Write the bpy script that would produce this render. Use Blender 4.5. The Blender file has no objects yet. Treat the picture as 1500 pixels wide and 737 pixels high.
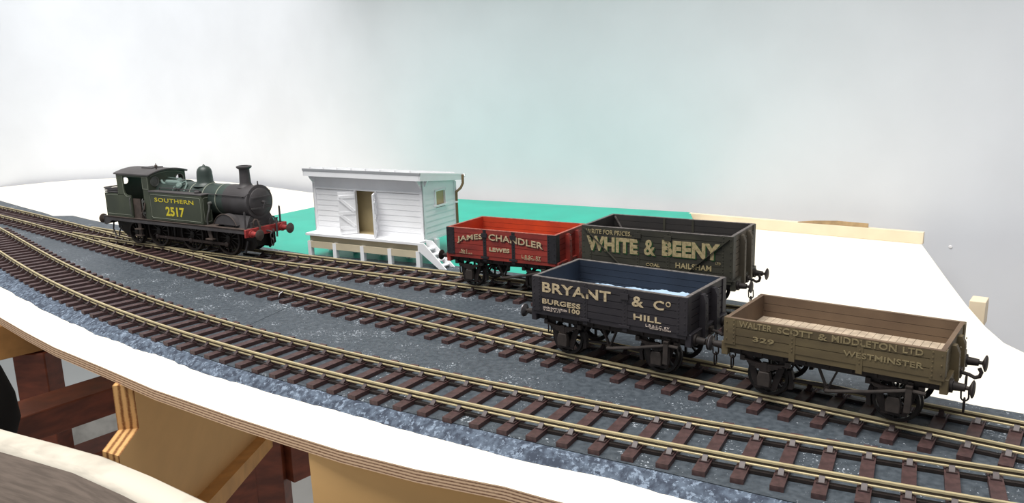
import bpy, bmesh, math, random
from math import sin, cos, pi, radians, atan2, hypot, sqrt, tan
from mathutils import Vector, Matrix

random.seed(7)
C = bpy.context.scene.collection
MM = 0.001          # everything below is written in millimetres above the rail tops
ZB = 1.0            # the rail tops stand one metre above the room floor

# ------------------------------------------------------------------ camera
F_PX, PITCH, ROLL, CAM_H = 1216.9, 0.214403, -0.0295557, 98.516
cp, sp = cos(PITCH), sin(PITCH)
fwd = Vector((0, cp, -sp)); rgt = Vector((1, 0, 0)); upv = rgt.cross(fwd)
r2 = cos(ROLL)*rgt + sin(ROLL)*upv
u2 = -sin(ROLL)*rgt + cos(ROLL)*upv
cam_d = bpy.data.cameras.new('camera'); cam = bpy.data.objects.new('camera', cam_d); C.objects.link(cam)
mw = Matrix((( r2.x, u2.x, -fwd.x, 0), (r2.y, u2.y, -fwd.y, 0), (r2.z, u2.z, -fwd.z, ZB + CAM_H*MM), (0, 0, 0, 1)))
cam.matrix_world = mw
cam_d.sensor_width = 36.0; cam_d.lens = F_PX/1500*36.0
cam_d.clip_start = 0.005; cam_d.clip_end = 50
bpy.context.scene.camera = cam

# ------------------------------------------------------------------ light
sc = bpy.context.scene
sc.view_settings.view_transform = 'Standard'; sc.view_settings.look = 'None'
sc.view_settings.exposure = 0.0; sc.view_settings.gamma = 1.0
sc.view_settings.use_curve_mapping = False
w = bpy.data.worlds.new('world'); sc.world = w; w.use_nodes = True
w.node_tree.nodes['Background'].inputs[0].default_value = (0.90, 0.95, 1.0, 1)
w.node_tree.nodes['Background'].inputs[1].default_value = 0.43

def area(name, loc, target, sx, sy, power, col):
    l = bpy.data.lights.new(name, 'AREA'); l.shape = 'RECTANGLE'; l.size = sx; l.size_y = sy
    l.energy = power; l.color = col
    o = bpy.data.objects.new(name, l); C.objects.link(o); o.location = loc
    o.rotation_euler = (Vector(target) - Vector(loc)).to_track_quat('-Z', 'Y').to_euler()
    return o
area('roof_window_light', (-0.30, 0.16, ZB + 1.15), (-0.05, 0.50, ZB), 1.0, 0.8, 26.0, (1.0, 0.985, 0.95))

# ------------------------------------------------------------------ materials
def lin(c):
    out = []
    for v in c:
        v = v/255.0
        out.append(v/12.92 if v <= 0.04045 else ((v+0.055)/1.055)**2.4)
    return tuple(out)
def node(nt, t, **kw):
    n = nt.nodes.new(t)
    for k, v in kw.items(): setattr(n, k, v)
    return n
def mat(name, rgb, rough=0.6, vary=0.0, scale=0.3, metal=0.0, bump=0.0, rgb2=None, lo=0.35, hi=0.65, spec=0.4, stretch=(1, 1, 1), detail=4):
    """base colour in sRGB 0-255, mottled towards rgb2; scale = noise features per millimetre"""
    m = bpy.data.materials.new(name); m.use_nodes = True; nt = m.node_tree
    b = nt.nodes['Principled BSDF']
    b.inputs['Roughness'].default_value = rough; b.inputs['Metallic'].default_value = metal
    b.inputs['Specular IOR Level'].default_value = spec
    c1 = lin(rgb)
    if rgb2 is None:
        rgb2 = tuple(min(255, max(0, v*(1-vary))) for v in rgb)
    c2 = lin(rgb2)
    tc = node(nt, 'ShaderNodeTexCoord'); mp = node(nt, 'ShaderNodeMapping')
    mp.inputs['Scale'].default_value = tuple(1000*s for s in stretch)
    nt.links.new(tc.outputs['Object'], mp.inputs['Vector'])
    nz = node(nt, 'ShaderNodeTexNoise'); nz.inputs['Scale'].default_value = scale; nz.inputs['Detail'].default_value = detail
    nt.links.new(mp.outputs[0], nz.inputs['Vector'])
    rp = node(nt, 'ShaderNodeMapRange'); rp.inputs[1].default_value = lo; rp.inputs[2].default_value = hi
    nt.links.new(nz.outputs[0], rp.inputs[0])
    mx = node(nt, 'ShaderNodeMix', data_type='RGBA')
    mx.inputs[6].default_value = (*c1, 1); mx.inputs[7].default_value = (*c2, 1)
    nt.links.new(rp.outputs[0], mx.inputs[0]); nt.links.new(mx.outputs[2], b.inputs['Base Color'])
    if bump:
        bp = node(nt, 'ShaderNodeBump'); bp.inputs['Strength'].default_value = bump; bp.inputs['Distance'].default_value = 0.0004
        nt.links.new(nz.outputs[0], bp.inputs['Height']); nt.links.new(bp.outputs[0], b.inputs['Normal'])
    m['mix'] = mx.name; m['mp'] = mp.name
    return m
def speck(m, rgb, scale, thr, soft=0.03, patch=None):
    """adds small pale crumbs on top of a material's base colour; patch = (scale, lo, hi) keeps them in patches"""
    nt = m.node_tree; b = nt.nodes['Principled BSDF']; mx = nt.nodes[m['mix']]; mp = nt.nodes[m['mp']]
    n2 = node(nt, 'ShaderNodeTexNoise'); n2.inputs['Scale'].default_value = scale; n2.inputs['Detail'].default_value = 3; n2.inputs['Roughness'].default_value = 0.7
    nt.links.new(mp.outputs[0], n2.inputs['Vector'])
    src = n2.outputs[0]
    if patch:
        n3 = node(nt, 'ShaderNodeTexNoise'); n3.inputs['Scale'].default_value = patch[0]; n3.inputs['Detail'].default_value = 3
        nt.links.new(mp.outputs[0], n3.inputs['Vector'])
        r3 = node(nt, 'ShaderNodeMapRange'); r3.inputs[1].default_value = patch[1]; r3.inputs[2].default_value = patch[2]
        r3.inputs[3].default_value = -0.06; r3.inputs[4].default_value = 0.09
        nt.links.new(n3.outputs[0], r3.inputs[0])
        ad = node(nt, 'ShaderNodeMath', operation='ADD'); nt.links.new(src, ad.inputs[0]); nt.links.new(r3.outputs[0], ad.inputs[1]); src = ad.outputs[0]
    rp = node(nt, 'ShaderNodeMapRange'); rp.inputs[1].default_value = thr; rp.inputs[2].default_value = thr+soft
    nt.links.new(src, rp.inputs[0])
    m2 = node(nt, 'ShaderNodeMix', data_type='RGBA'); m2.inputs[7].default_value = (*lin(rgb), 1)
    nt.links.new(rp.outputs[0], m2.inputs[0]); nt.links.new(mx.outputs[2], m2.inputs[6]); nt.links.new(m2.outputs[2], b.inputs['Base Color'])
    return m
def layered(name, dark, light, period, rough=0.8, axis='Z'):
    """laminated plywood edge: bands that follow the height inside the sheet"""
    m = bpy.data.materials.new(name); m.use_nodes = True; nt = m.node_tree; b = nt.nodes['Principled BSDF']
    b.inputs['Roughness'].default_value = rough; b.inputs['Specular IOR Level'].default_value = 0.2
    tc = node(nt, 'ShaderNodeTexCoord'); mp = node(nt, 'ShaderNodeMapping'); mp.inputs['Scale'].default_value = (1000, 1000, 1000)
    nt.links.new(tc.outputs['Object'], mp.inputs['Vector'])
    wv = node(nt, 'ShaderNodeTexWave', wave_type='BANDS', bands_direction=axis, wave_profile='SIN')
    wv.inputs['Scale'].default_value = 6.2832/20/period*1.0
    wv.inputs['Distortion'].default_value = 0.8; wv.inputs['Detail'].default_value = 3; wv.inputs['Detail Scale'].default_value = 2.0
    nt.links.new(mp.outputs[0], wv.inputs['Vector'])
    nz = node(nt, 'ShaderNodeTexNoise'); nz.inputs['Scale'].default_value = 1.2; nz.inputs['Detail'].default_value = 4
    nt.links.new(mp.outputs[0], nz.inputs['Vector'])
    ad = node(nt, 'ShaderNodeMath', operation='MULTIPLY_ADD'); ad.inputs[1].default_value = 0.7; nt.links.new(nz.outputs[0], ad.inputs[0])
    nt.links.new(wv.outputs[1], ad.inputs[2])
    rp = node(nt, 'ShaderNodeMapRange'); rp.inputs[1].default_value = 0.35; rp.inputs[2].default_value = 1.1
    nt.links.new(ad.outputs[0], rp.inputs[0])
    mx = node(nt, 'ShaderNodeMix', data_type='RGBA'); mx.inputs[6].default_value = (*lin(dark), 1); mx.inputs[7].default_value = (*lin(light), 1)
    nt.links.new(rp.outputs[0], mx.inputs[0]); nt.links.new(mx.outputs[2], b.inputs['Base Color'])
    return m

M = {}
M['board'] = mat('white painted plywood', (244, 236, 220), 0.55, 0.03, 0.03, spec=0.2)
M['ply_edge'] = layered('plywood edge', (124, 92, 72), (215, 182, 150), 0.95)
M['bracket_edge'] = layered('bracket plywood edge', (120, 78, 45), (205, 160, 105), 2.6, axis='Y')
M['ply_face'] = mat('birch plywood face', (222, 178, 120), 0.6, 0.03, 0.03, stretch=(1, 1, 3), spec=0.25)
M['batten'] = mat('pine batten', (214, 160, 96), 0.6, 0.12, 0.05)
M['dark_wood'] = mat('dark brown stained wood', (128, 66, 44), 0.45, 0.25, 0.05, stretch=(1, 1, 3))
M['fascia_face'] = mat('grey brown plywood face', (128, 114, 104), 0.75, 0.15, 0.25, stretch=(0.3, 0.3, 3), spec=0.15)
M['fascia_edge'] = mat('white filled plywood edge', (206, 197, 182), 0.7, 0.22, 0.12, stretch=(0.5, 0.5, 4), spec=0.2, lo=0.5, hi=0.85)
M['wall'] = mat('white painted backscene', (219, 222, 228), 0.6, 0.02, 0.02, spec=0.3)
M['lath'] = mat('pale pine strip', (236, 220, 192), 0.6, 0.05, 0.05)
M['bare_ply'] = mat('bare brown ply', (178, 150, 112), 0.7, 0.15, 0.2)
M['bed'] = speck(mat('black painted track underlay', (74, 81, 88), 0.55, 0.0, 0.5, rgb2=(53, 60, 67), spec=0.5, bump=0.3), (170, 176, 184), 1.0, 0.64, 0.04, patch=(0.07, 0.42, 0.7))
M['shoulder'] = speck(mat('blue grey plaster shoulder', (92, 102, 116), 0.95, 0.0, 0.4, rgb2=(62, 68, 80), spec=0.15, bump=0.8, lo=0.4, hi=0.6, detail=6), (128, 140, 156), 0.7, 0.54, 0.1, patch=(0.15, 0.3, 0.75))
M['green'] = speck(mat('green craft mat', (34, 168, 146), 0.45, 0.05, 0.05, spec=0.4), (150, 215, 200), 0.35, 0.73, 0.02)
M['mat_edge'] = mat('pale mat edge', (214, 205, 188), 0.7)
M['sleeper'] = mat('dark brown sleeper plastic', (80, 58, 57), 0.5, 0.2, 0.6, spec=0.4)
M['chair'] = mat('brown rail chair', (66, 51, 51), 0.45, 0.2, 0.6, spec=0.5)
M['rail'] = mat('nickel silver rail', (206, 190, 150), 0.5, 0.08, 0.1, metal=0.35)
M['rail_web'] = mat('shade painted rail web', (92, 78, 60), 0.6, 0.15, 0.3)  # darker tone imitates the shadow below the rail head
M['white'] = mat('white styrene', (241, 241, 243), 0.5, 0.02, 0.1, spec=0.4)
M['cream'] = mat('cream bare card', (205, 192, 165), 0.7, 0.05, 0.1)
M['shed_inside'] = mat('buff interior card', (190, 172, 132), 0.8, 0.04, 0.1)
M['shed_grey'] = mat('grey roofing edge', (150, 152, 155), 0.7)
M['pipe_brown'] = mat('brown drainpipe', (120, 96, 66), 0.6)
M['underframe'] = mat('dirty black brown underframe', (44, 35, 32), 0.65, 0.3, 0.4)
M['axlebox'] = mat('dusty brown axlebox', (58, 50, 46), 0.7, 0.2, 0.5)
M['wheel_rim'] = mat('blackened wheel', (46, 42, 40), 0.4, 0.2, 0.3, metal=0.4)
M['buffer_steel'] = mat('dull steel buffer head', (120, 116, 118), 0.4, 0.3, 0.5, metal=0.6)
M['black_iron'] = mat('black painted ironwork', (40, 38, 42), 0.55, 0.2, 0.6)
def wagon_paint(key, base, alt, inside, inside2):
    M[key] = mat(key + ' paint', base, 0.6, 0, 0.12, rgb2=alt, stretch=(0.6, 1, 1.6))
    M[key+'_in'] = mat(key + ' inside', inside, 0.65, 0, 0.06, rgb2=inside2)
wagon_paint('red', (152, 54, 44), (116, 41, 37), (192, 70, 30), (158, 54, 32))
wagon_paint('olive', (62, 60, 50), (48, 46, 40), (56, 52, 50), (44, 42, 42))
wagon_paint('black', (46, 42, 46), (36, 33, 38), (34, 42, 56), (26, 32, 44))
wagon_paint('brown', (98, 85, 60), (82, 70, 50), (112, 92, 73), (90, 72, 58))
M['olive_end'] = mat('rusty brown end', (84, 76, 64), 0.65, 0.15, 0.12)
M['edge_pale'] = mat('worn pale top edge', (112, 105, 102), 0.7, 0.3, 0.6)
M['edge_red'] = mat('worn pink top edge', (176, 100, 86), 0.7, 0.3, 0.6)
M['floor_plank'] = mat('pale brown plank floor', (190, 172, 150), 0.7, 0.15, 0.3)
M['pale_blue'] = mat('pale blue white unpainted floor', (168, 192, 216), 0.8, 0.08, 0.4, bump=0.3)
M['letter_cream'] = mat('worn cream lettering', (190, 172, 140), 0.7, 0, 0.9, rgb2=(150, 130, 100), lo=0.45, hi=0.7)
M['letter_buff'] = mat('worn buff lettering', (170, 154, 116), 0.7, 0, 0.9, rgb2=(130, 116, 82), lo=0.45, hi=0.7)
M['letter_white'] = mat('worn white lettering', (206, 190, 178), 0.7, 0, 0.9, rgb2=(150, 130, 124), lo=0.5, hi=0.75)
M['letter_tan'] = mat('faded tan lettering', (136, 122, 90), 0.7, 0, 0.9, rgb2=(112, 98, 72), lo=0.4, hi=0.7)
M['letter_shade'] = mat('dark green lettering shade', (30, 72, 34), 0.7, 0.2, 0.6)
M['letter_darkred'] = mat('dark lettering shade', (70, 24, 20), 0.7, 0.2, 0.6)
M['yellow'] = mat('yellow lettering', (214, 196, 52), 0.6, 0.06, 0.5)
M['loco_green'] = mat('weathered dark olive green', (70, 75, 60), 0.55, 0, 0.06, rgb2=(58, 63, 52), spec=0.4)
M['loco_boiler'] = mat('boiler green', (56, 70, 63), 0.42, 0, 0.05, rgb2=(46, 54, 51), spec=0.5)
M['loco_black'] = mat('weathered smokebox black', (74, 71, 72), 0.55, 0, 0.08, rgb2=(60, 56, 57))
M['loco_under'] = mat('dark sooty underframe', (40, 33, 30), 0.6, 0.3, 0.2)
M['loco_rust'] = mat('dusty brown step metal', (82, 70, 64), 0.65, 0.2, 0.3)
M['rod'] = mat('oily dark rod', (58, 47, 44), 0.5, 0.2, 0.3)
M['roof_grey'] = mat('dark grey cab roof', (84, 80, 80), 0.6, 0.12, 0.1)
M['lining'] = mat('pale lining', (130, 134, 120), 0.6)
M['bufferbeam'] = mat('red buffer beam', (170, 58, 56), 0.6, 0.25, 0.3)
M['steel'] = mat('dull grey steel', (120, 120, 116), 0.45, 0.2, 0.3, metal=0.5)
M['teal_pipe'] = mat('grey green fittings', (110, 128, 122), 0.4, 0.1, 0.3)
M['bag'] = mat('black fabric', (18, 17, 18), 0.9, 0.2, 0.05)
M['room_floor'] = mat('pale floor', (214, 208, 200), 0.6, 0.08, 0.004)
M['room_wall'] = mat('pale room wall', (205, 205, 202), 0.8, 0.03, 0.003)
M['box_plastic'] = mat('clear grey plastic', (176, 172, 166), 0.3, 0.15, 0.03)
M['black_ring'] = mat('black plastic', (22, 22, 24), 0.4)
M['tan_wood'] = mat('orange pine', (184, 134, 78), 0.6, 0.15, 0.06)

# ------------------------------------------------------------------ mesh helper
class MB:
    def __init__(s): s.v = []; s.f = []; s.m = []; s.smooth = []
    def add(s, vs, fs, mi=0, sm=False):
        o = len(s.v); s.v += [tuple(v) for v in vs]
        for f in fs: s.f.append([i+o for i in f]); s.m.append(mi); s.smooth.append(sm)
        return s
    def box(s, x0, x1, y0, y1, z0, z1, mi=0, rot=None, at=None):
        vs = [(x, y, z) for z in (z0, z1) for x, y in ((x0, y0), (x1, y0), (x1, y1), (x0, y1))]
        if rot is not None: vs = [tuple(rot @ Vector(v) + Vector(at or (0, 0, 0))) for v in vs]
        return s.add(vs, [(3, 2, 1, 0), (4, 5, 6, 7), (0, 1, 5, 4), (1, 2, 6, 5), (2, 3, 7, 6), (3, 0, 4, 7)], mi)
    def bar(s, p, q, w, h, mi=0, up=(0, 0, 1)):
        p = Vector(p); q = Vector(q); d = (q-p); L = d.length; d.normalize()
        sd = d.cross(Vector(up))
        if sd.length < 1e-6: sd = d.cross(Vector((0, 1, 0)))
        sd.normalize(); u = sd.cross(d)
        vs = []
        for c in (p, q):
            for a, b in ((-1, -1), (1, -1), (1, 1), (-1, 1)):
                vs.append(c + sd*a*w/2 + u*b*h/2)
        return s.add(vs, [(3, 2, 1, 0), (4, 5, 6, 7), (0, 1, 5, 4), (1, 2, 6, 5), (2, 3, 7, 6), (3, 0, 4, 7)], mi)
    def lathe(s, p, d, prof, n=24, mi=0, caps=True, sm=True):
        """prof: (distance along d, radius) pairs"""
        p = Vector(p); d = Vector(d).normalized(); a = d.orthogonal().normalized(); b = d.cross(a)
        vs = []
        for t, r in prof:
            for k in range(n):
                an = 2*pi*k/n
                vs.append(p + d*t + (a*cos(an) + b*sin(an))*r)
        fs = []
        for i in range(len(prof)-1):
            for k in range(n):
                k2 = (k+1) % n
                fs.append((i*n+k, i*n+k2, (i+1)*n+k2, (i+1)*n+k))
        s.add(vs, fs, mi, sm)
        if caps:
            o = len(s.v)-len(vs)
            for i, rev in ((0, True), (len(prof)-1, False)):
                if prof[i][1] > 1e-6:
                    f = [o+i*n+k for k in range(n)]
                    s.f.append(f[::-1] if rev else f); s.m.append(mi); s.smooth.append(False)
        return s
    def tube(s, pts, r, n=8, mi=0, closed=False):
        pts = [Vector(p) for p in pts]; N = len(pts); vs = []; prev = None
        for i, p in enumerate(pts):
            if closed: d = (pts[(i+1) % N]-pts[i-1]).normalized()
            else: d = (pts[min(i+1, N-1)]-pts[max(i-1, 0)]).normalized()
            a = d.orthogonal().normalized() if prev is None else (prev - d*prev.dot(d)).normalized()
            prev = a; b = d.cross(a)
            for k in range(n):
                an = 2*pi*k/n; vs.append(p + (a*cos(an)+b*sin(an))*r)
        fs = []
        for i in range(N if closed else N-1):
            j = (i+1) % N
            for k in range(n):
                k2 = (k+1) % n; fs.append((i*n+k, i*n+k2, j*n+k2, j*n+k))
        if not closed:
            fs.append(tuple(range(n))[::-1]); fs.append(tuple((N-1)*n+k for k in range(n)))
        return s.add(vs, fs, mi, True)
    def prism(s, poly, a, b, axis='y', mi=0, mi_side=None):
        """extrudes a 2D polygon: axis y -> poly in (x,z); x -> (y,z); z -> (x,y)"""
        def P(p, t):
            return {'y': (p[0], t, p[1]), 'x': (t, p[0], p[1]), 'z': (p[0], p[1], t)}[axis]
        n = len(poly); vs = [P(p, a) for p in poly] + [P(p, b) for p in poly]
        area2 = sum(poly[i][0]*poly[(i+1) % n][1]-poly[(i+1) % n][0]*poly[i][1] for i in range(n))
        f1 = list(range(n)); f2 = list(range(n, 2*n))
        s.add(vs, [f1[::-1], f2], mi)
        o = len(s.v)-2*n
        for i in range(n):
            j = (i+1) % n; s.f.append([o+i, o+j, o+n+j, o+n+i]); s.m.append(mi if mi_side is None else mi_side); s.smooth.append(False)
        return s
    def build(s, name, mats, parent=None, recalc=True, bevel=0.0, angle=35, weld=False):
        me = bpy.data.meshes.new(name)
        me.from_pydata([(x*MM, y*MM, z*MM) for x, y, z in s.v], [], s.f)
        if not isinstance(mats, (list, tuple)): mats = [mats]
        for m in mats: me.materials.append(m)
        for p, mi, sm in zip(me.polygons, s.m, s.smooth): p.material_index = mi; p.use_smooth = sm
        if recalc:
            bm = bmesh.new(); bm.from_mesh(me)
            if weld: bmesh.ops.remove_doubles(bm, verts=bm.verts, dist=2e-6)
            bmesh.ops.recalc_face_normals(bm, faces=bm.faces); bm.to_mesh(me); bm.free()
        me.set_sharp_from_angle(angle=radians(angle))
        o = bpy.data.objects.new(name, me); C.objects.link(o)
        if parent: o.parent = parent
        if bevel:
            b = o.modifiers.new('bevel', 'BEVEL'); b.width = bevel*MM; b.segments = 2; b.limit_method = 'ANGLE'; b.angle_limit = radians(40)
        return o
def tag(o, label, cat, group=None, kind=None):
    o['label'] = label; o['category'] = cat
    if group: o['group'] = group
    if kind: o['kind'] = kind
    return o
def thing(name, x, y, z, rz, label, cat, group=None):
    o = bpy.data.objects.new(name, None); C.objects.link(o); o.empty_display_size = 0.01
    o.location = (x*MM, y*MM, ZB + z*MM); o.rotation_euler = (0, 0, rz)
    return tag(o, label, cat, group)
def place(o, x=0, y=0, z=0, rz=0):
    o.location = (x*MM, y*MM, ZB + z*MM); o.rotation_euler = (0, 0, rz); return o
def copy_to(src, parent, loc=(0, 0, 0), rz=0.0, name=None):
    c = src.copy(); C.objects.link(c); c.parent = parent; c.location = tuple(v*MM for v in loc); c.rotation_euler = (0, 0, rz)
    return c
def struct(o): o['kind'] = 'structure'; return o

def lettering(parent, text, x0, x1, z, h, m, y, arc=None, bold=0.02, name='lettering', depth=0.06, face=-1, shift=(0, 0)):
    """letters standing on a side panel: x0..x1 along the side, baseline z, cap height h; arc(t) lifts the baseline"""
    cd = bpy.data.curves.new(name, 'FONT'); cd.body = text; cd.size = 1.0; cd.offset = bold; cd.resolution_u = 3
    cd.space_character = 1.05
    to = bpy.data.objects.new('t', cd); C.objects.link(to)
    bpy.context.view_layer.update()
    dg = bpy.context.evaluated_depsgraph_get()
    me = bpy.data.meshes.new_from_object(to.evaluated_get(dg))
    bpy.data.objects.remove(to); bpy.data.curves.remove(cd)
    xs = [v.co.x for v in me.vertices]; ys = [v.co.y for v in me.vertices]
    a, b = min(xs), max(xs); c, d = min(ys), max(ys)
    bm = bmesh.new(); bm.from_mesh(me)
    ext = bmesh.ops.extrude_face_region(bm, geom=list(bm.faces))
    for e in ext['geom']:
        if isinstance(e, bmesh.types.BMVert): e.co.z = 1.0
    for v in bm.verts:
        t = (v.co.x-a)/(b-a)
        X = x0 + (x1-x0)*t; Z = z + h*(v.co.y-c)/(d-c) + (arc(t) if arc else 0)
        Y = y + face*depth*(1 if v.co.z > 0.5 else 0)
        v.co = Vector(((X+shift[0])*MM, Y*MM, (Z+shift[1])*MM))
    bmesh.ops.recalc_face_normals(bm, faces=bm.faces)
    bm.to_mesh(me); bm.free(); me.name = name
    me.materials.clear(); me.materials.append(m)
    for p in me.polygons: p.use_smooth = False
    o = bpy.data.objects.new(name, me); C.objects.link(o); o.parent = parent
    return o

# ------------------------------------------------------------------ curves of the tracks
A0 = -0.66; UX, UY = cos(A0), sin(A0); SC = 400.0
CO = {'A': [6.36667, 5.65145, -16.7863, 47.0869, 92.3109, 215.858],
      'B': [-9.07183, -26.7123, -5.35998, 8.36967, 245.028],
      'C': [-34.8914, -85.1513, -18.885, 311.16]}
RNG = {'A': (-617, -15), 'B': (-713, -18), 'C': (-587, -217)}
def pv(c, t):
    r = 0
    for k in c: r = r*t + k
    return r
def dv(c, t):
    n = len(c)-1; r = 0
    for i, k in enumerate(c[:-1]): r = r*t + k*(n-i)
    return r
def cen(tr, u):
    lo, hi = RNG[tr]; uu = min(max(u, lo), hi); c = CO[tr]
    v = pv(c, uu/SC); s = dv(c, uu/SC)/SC
    if tr == 'C' and u > hi: s = 0.1135
    v += s*(u-uu)
    return u*UX - v*UY, u*UY + v*UX, A0 + math.atan(s)
def arclen(tr, ua, ub, step):
    """stations at even spacing along the track: list of (x, y, angle)"""
    out = []; n = 2000; acc = 0; last = cen(tr, ua); out.append(last)
    for i in range(1, n+1):
        p = cen(tr, ua+(ub-ua)*i/n); acc += hypot(p[0]-last[0], p[1]-last[1]); last = p
        if acc >= step: out.append(p); acc = 0
    return out
HG = 9.05
RAILPROF = [(-.42, 0), (-.42, -.55), (-.14, -.8), (-.14, -1.35), (-.36, -1.55), (-.36, -1.88), (.36, -1.88), (.36, -1.55), (.14, -1.35), (.14, -.8), (.42, -.55), (.42, 0)]
def rail_mesh(mb, pts, dz=-0.03):
    N = len(pts); vs = []; k = len(RAILPROF)
    for i, p in enumerate(pts):
        q0 = pts[max(i-1, 0)]; q1 = pts[min(i+1, N-1)]
        d = Vector((q1[0]-q0[0], q1[1]-q0[1], 0)).normalized(); nrm = Vector((-d.y, d.x, 0))
        for a, z in RAILPROF: vs.append((p[0]+nrm.x*a, p[1]+nrm.y*a, z+dz))
    fs = [tuple(range(k)), tuple((N-1)*k+i for i in range(k))[::-1]]
    for i in range(N-1):
        for j in range(k):
            j2 = (j+1) % k; fs.append((i*k+j, i*k+j2, (i+1)*k+j2, (i+1)*k+j))
    mb.add(vs, fs)
    for q in range(len(fs)-2):                       # web colour holds the painted shadow under the head; head and foot are bright
        if q % k in (1, 2, 8, 9): mb.m[len(mb.m)-len(fs)+2+q] = 1
def railpts(tr, ua, ub, side, step=5, off=None):
    n = max(2, int(abs(ub-ua)/step)); out = []
    for i in range(n+1):
        x, y, a = cen(tr, ua+(ub-ua)*i/n); o = side*HG if off is None else off(i/n)
        out.append((x - sin(a)*o, y + cos(a)*o))
    return out
Z_SL = -2.75; Z_BED = -4.2
slp_cache = {}
def sleeper_mesh(w0, w1):
    k = (round(w0, 1), round(w1, 1))
    if k not in slp_cache:
        mb = MB(); mb.box(-1.7, 1.7, w0, w1, Z_BED, Z_SL)
        o = mb.build('sleeper', M['sleeper'], bevel=0.0); slp_cache[k] = o.data; bpy.data.objects.remove(o)
    return slp_cache[k]
chair_mb = MB()
chair_mb.box(-1.25, 1.25, -2.2, 2.2, Z_SL, Z_SL+0.38)
for sgn in (-1, 1):
    chair_mb.prism([(sgn*0.42, Z_SL+.38), (sgn*1.9, Z_SL+.38), (sgn*1.1, Z_SL+1.1), (sgn*0.42, Z_SL+1.55)], -0.7, 0.7, 'x')
chair_mb.box(-.7, .7, -.45, .45, Z_SL+.3, -1.9)
_co = chair_mb.build('rail_chair', M['chair']); CHAIR = _co.data; bpy.data.objects.remove(_co)
def add_sleeper(parent, x, y, a, w0=-16.4, w1=16.4, chairs=(-HG, HG)):
    o = bpy.data.objects.new('sleeper', sleeper_mesh(w0, w1)); C.objects.link(o); o.parent = parent
    o.location = (x*MM, y*MM, 0); o.rotation_euler = (0, 0, a)
    for c in chairs:
        k = bpy.data.objects.new('rail_chair', CHAIR); C.objects.link(k); k.parent = o; k.location = (0, c*MM, 0)
    return o
def add_web(parent, pts):
    mb = MB()
    for i in range(len(pts)-1):
        mb.bar((pts[i][0], pts[i][1], -3.65), (pts[i+1][0], pts[i+1][1], -3.65), 1.5, .9)
    return mb.build('sleeper_web', M['underframe'], parent)
def track_root(name, label, cat):
    return thing(name, 0, 0, 0, 0, label, cat)

# ------------------------------------------------------------------ the room (only what shows past and below the layout)
mb = MB(); mb.box(-2600, 1800, -900, 3600, -ZB*1000-20, -ZB*1000)
fl = struct(mb.build('floor', M['room_floor'])); place(fl)
mb = MB(); mb.box(-2600, 1800, 3600, 3680, -1000, 1500)
struct(place(mb.build('wall_back', M['room_wall'])))

# ------------------------------------------------------------------ baseboard
front = [(300, 66), (200, 96), (120, 130), (60, 160), (30, 178), (7, 191), (-4, 198), (-28, 209), (-51, 222), (-72, 236), (-91, 249), (-127, 275), (-157, 300), (-189, 326), (-214, 349), (-239, 373), (-283, 420), (-330, 482), (-378, 555), (-432, 640), (-492, 735), (-556, 832)]
back = [(-556, 868), (-540, 885), (-508, 915), (-479, 930), (-451, 933), (-410, 928), (-350, 905), (-270, 848), (-190, 772), (-113, 716), (-42, 669), (66, 611), (124, 573), (160, 548), (240, 490)]
right = [(238, 471), (224, 429), (209, 384), (197, 347), (188, 316), (184, 297), (186, 270), (205, 235), (250, 190), (330, 150)]
outline = front + back + right
mb = MB(); mb.prism(outline, -11, -7, 'z', 0, 1)
o = mb.build('baseboard', [M['board'], M['ply_edge']]); place(o)
tag(o, 'large white painted plywood baseboard carrying all the model track', 'baseboard')

# supports under the board
BA = atan2(0.99, -0.139)
def gusset(x, y, prof, label, thick=7.5, batten=True):
    root = thing('plywood_bracket', x, y, 0, BA, label, 'bracket')
    mb = MB(); mb.prism(prof, 0, thick, 'y', 0, 1)      # local x runs back under the board
    mb.v = [((-18.0 if v[1] > 1 else -23.8), v[1], v[2]) if v[0] < -20 else v for v in mb.v]
    mb.build('plate', [M['ply_face'], M['bracket_edge']], root)
    if batten:
        z = lambda t: -99-0.265*(t-73)
        b = MB(); b.bar((8, -4, z(8)), (236, -4, z(236)), 8, 9)
        b.build('batten', M['batten'], root)
    return root
zb = lambda t: -99-0.265*(t-73)
gusset(-141.8, 291.3, [(0, -11.1), (0, -28.5), (-24, -28.5), (-24, -60), (-15, zb(-15)), (235, zb(235)), (235, -11.1)],
       'pale plywood bracket with a sloping batten, between the dark beams and the front panel')
root = thing('plywood_bracket', -63.0, 231.5, 0, radians(-24), 'plain pale plywood bracket under the middle of the board front', 'bracket')
mb = MB(); mb.prism([(0, -11.1), (3, -150), (150, -150), (150, -11.1)], 0, 6, 'y', 0, 1); mb.build('plate', [M['ply_face'], M['bracket_edge']], root)

# front panel close to the camera
fas = [(-420, 520), (-330, 420), (-270, 360), (-232, 326), (-196, 295), (-166, 280), (-145, 269), (-120, 252), (-93, 232), (-62, 206), (-30, 176), (10, 130)]
mb = MB(); inner = []
for i, p in enumerate(fas):
    a = fas[max(i-1, 0)]; b = fas[min(i+1, len(fas)-1)]
    d = Vector((b[0]-a[0], b[1]-a[1])).normalized(); inner.append((p[0]+d.y*11, p[1]-d.x*11))
n = len(fas)
ztop = -28; zbt = -150
random.seed(3)
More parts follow.
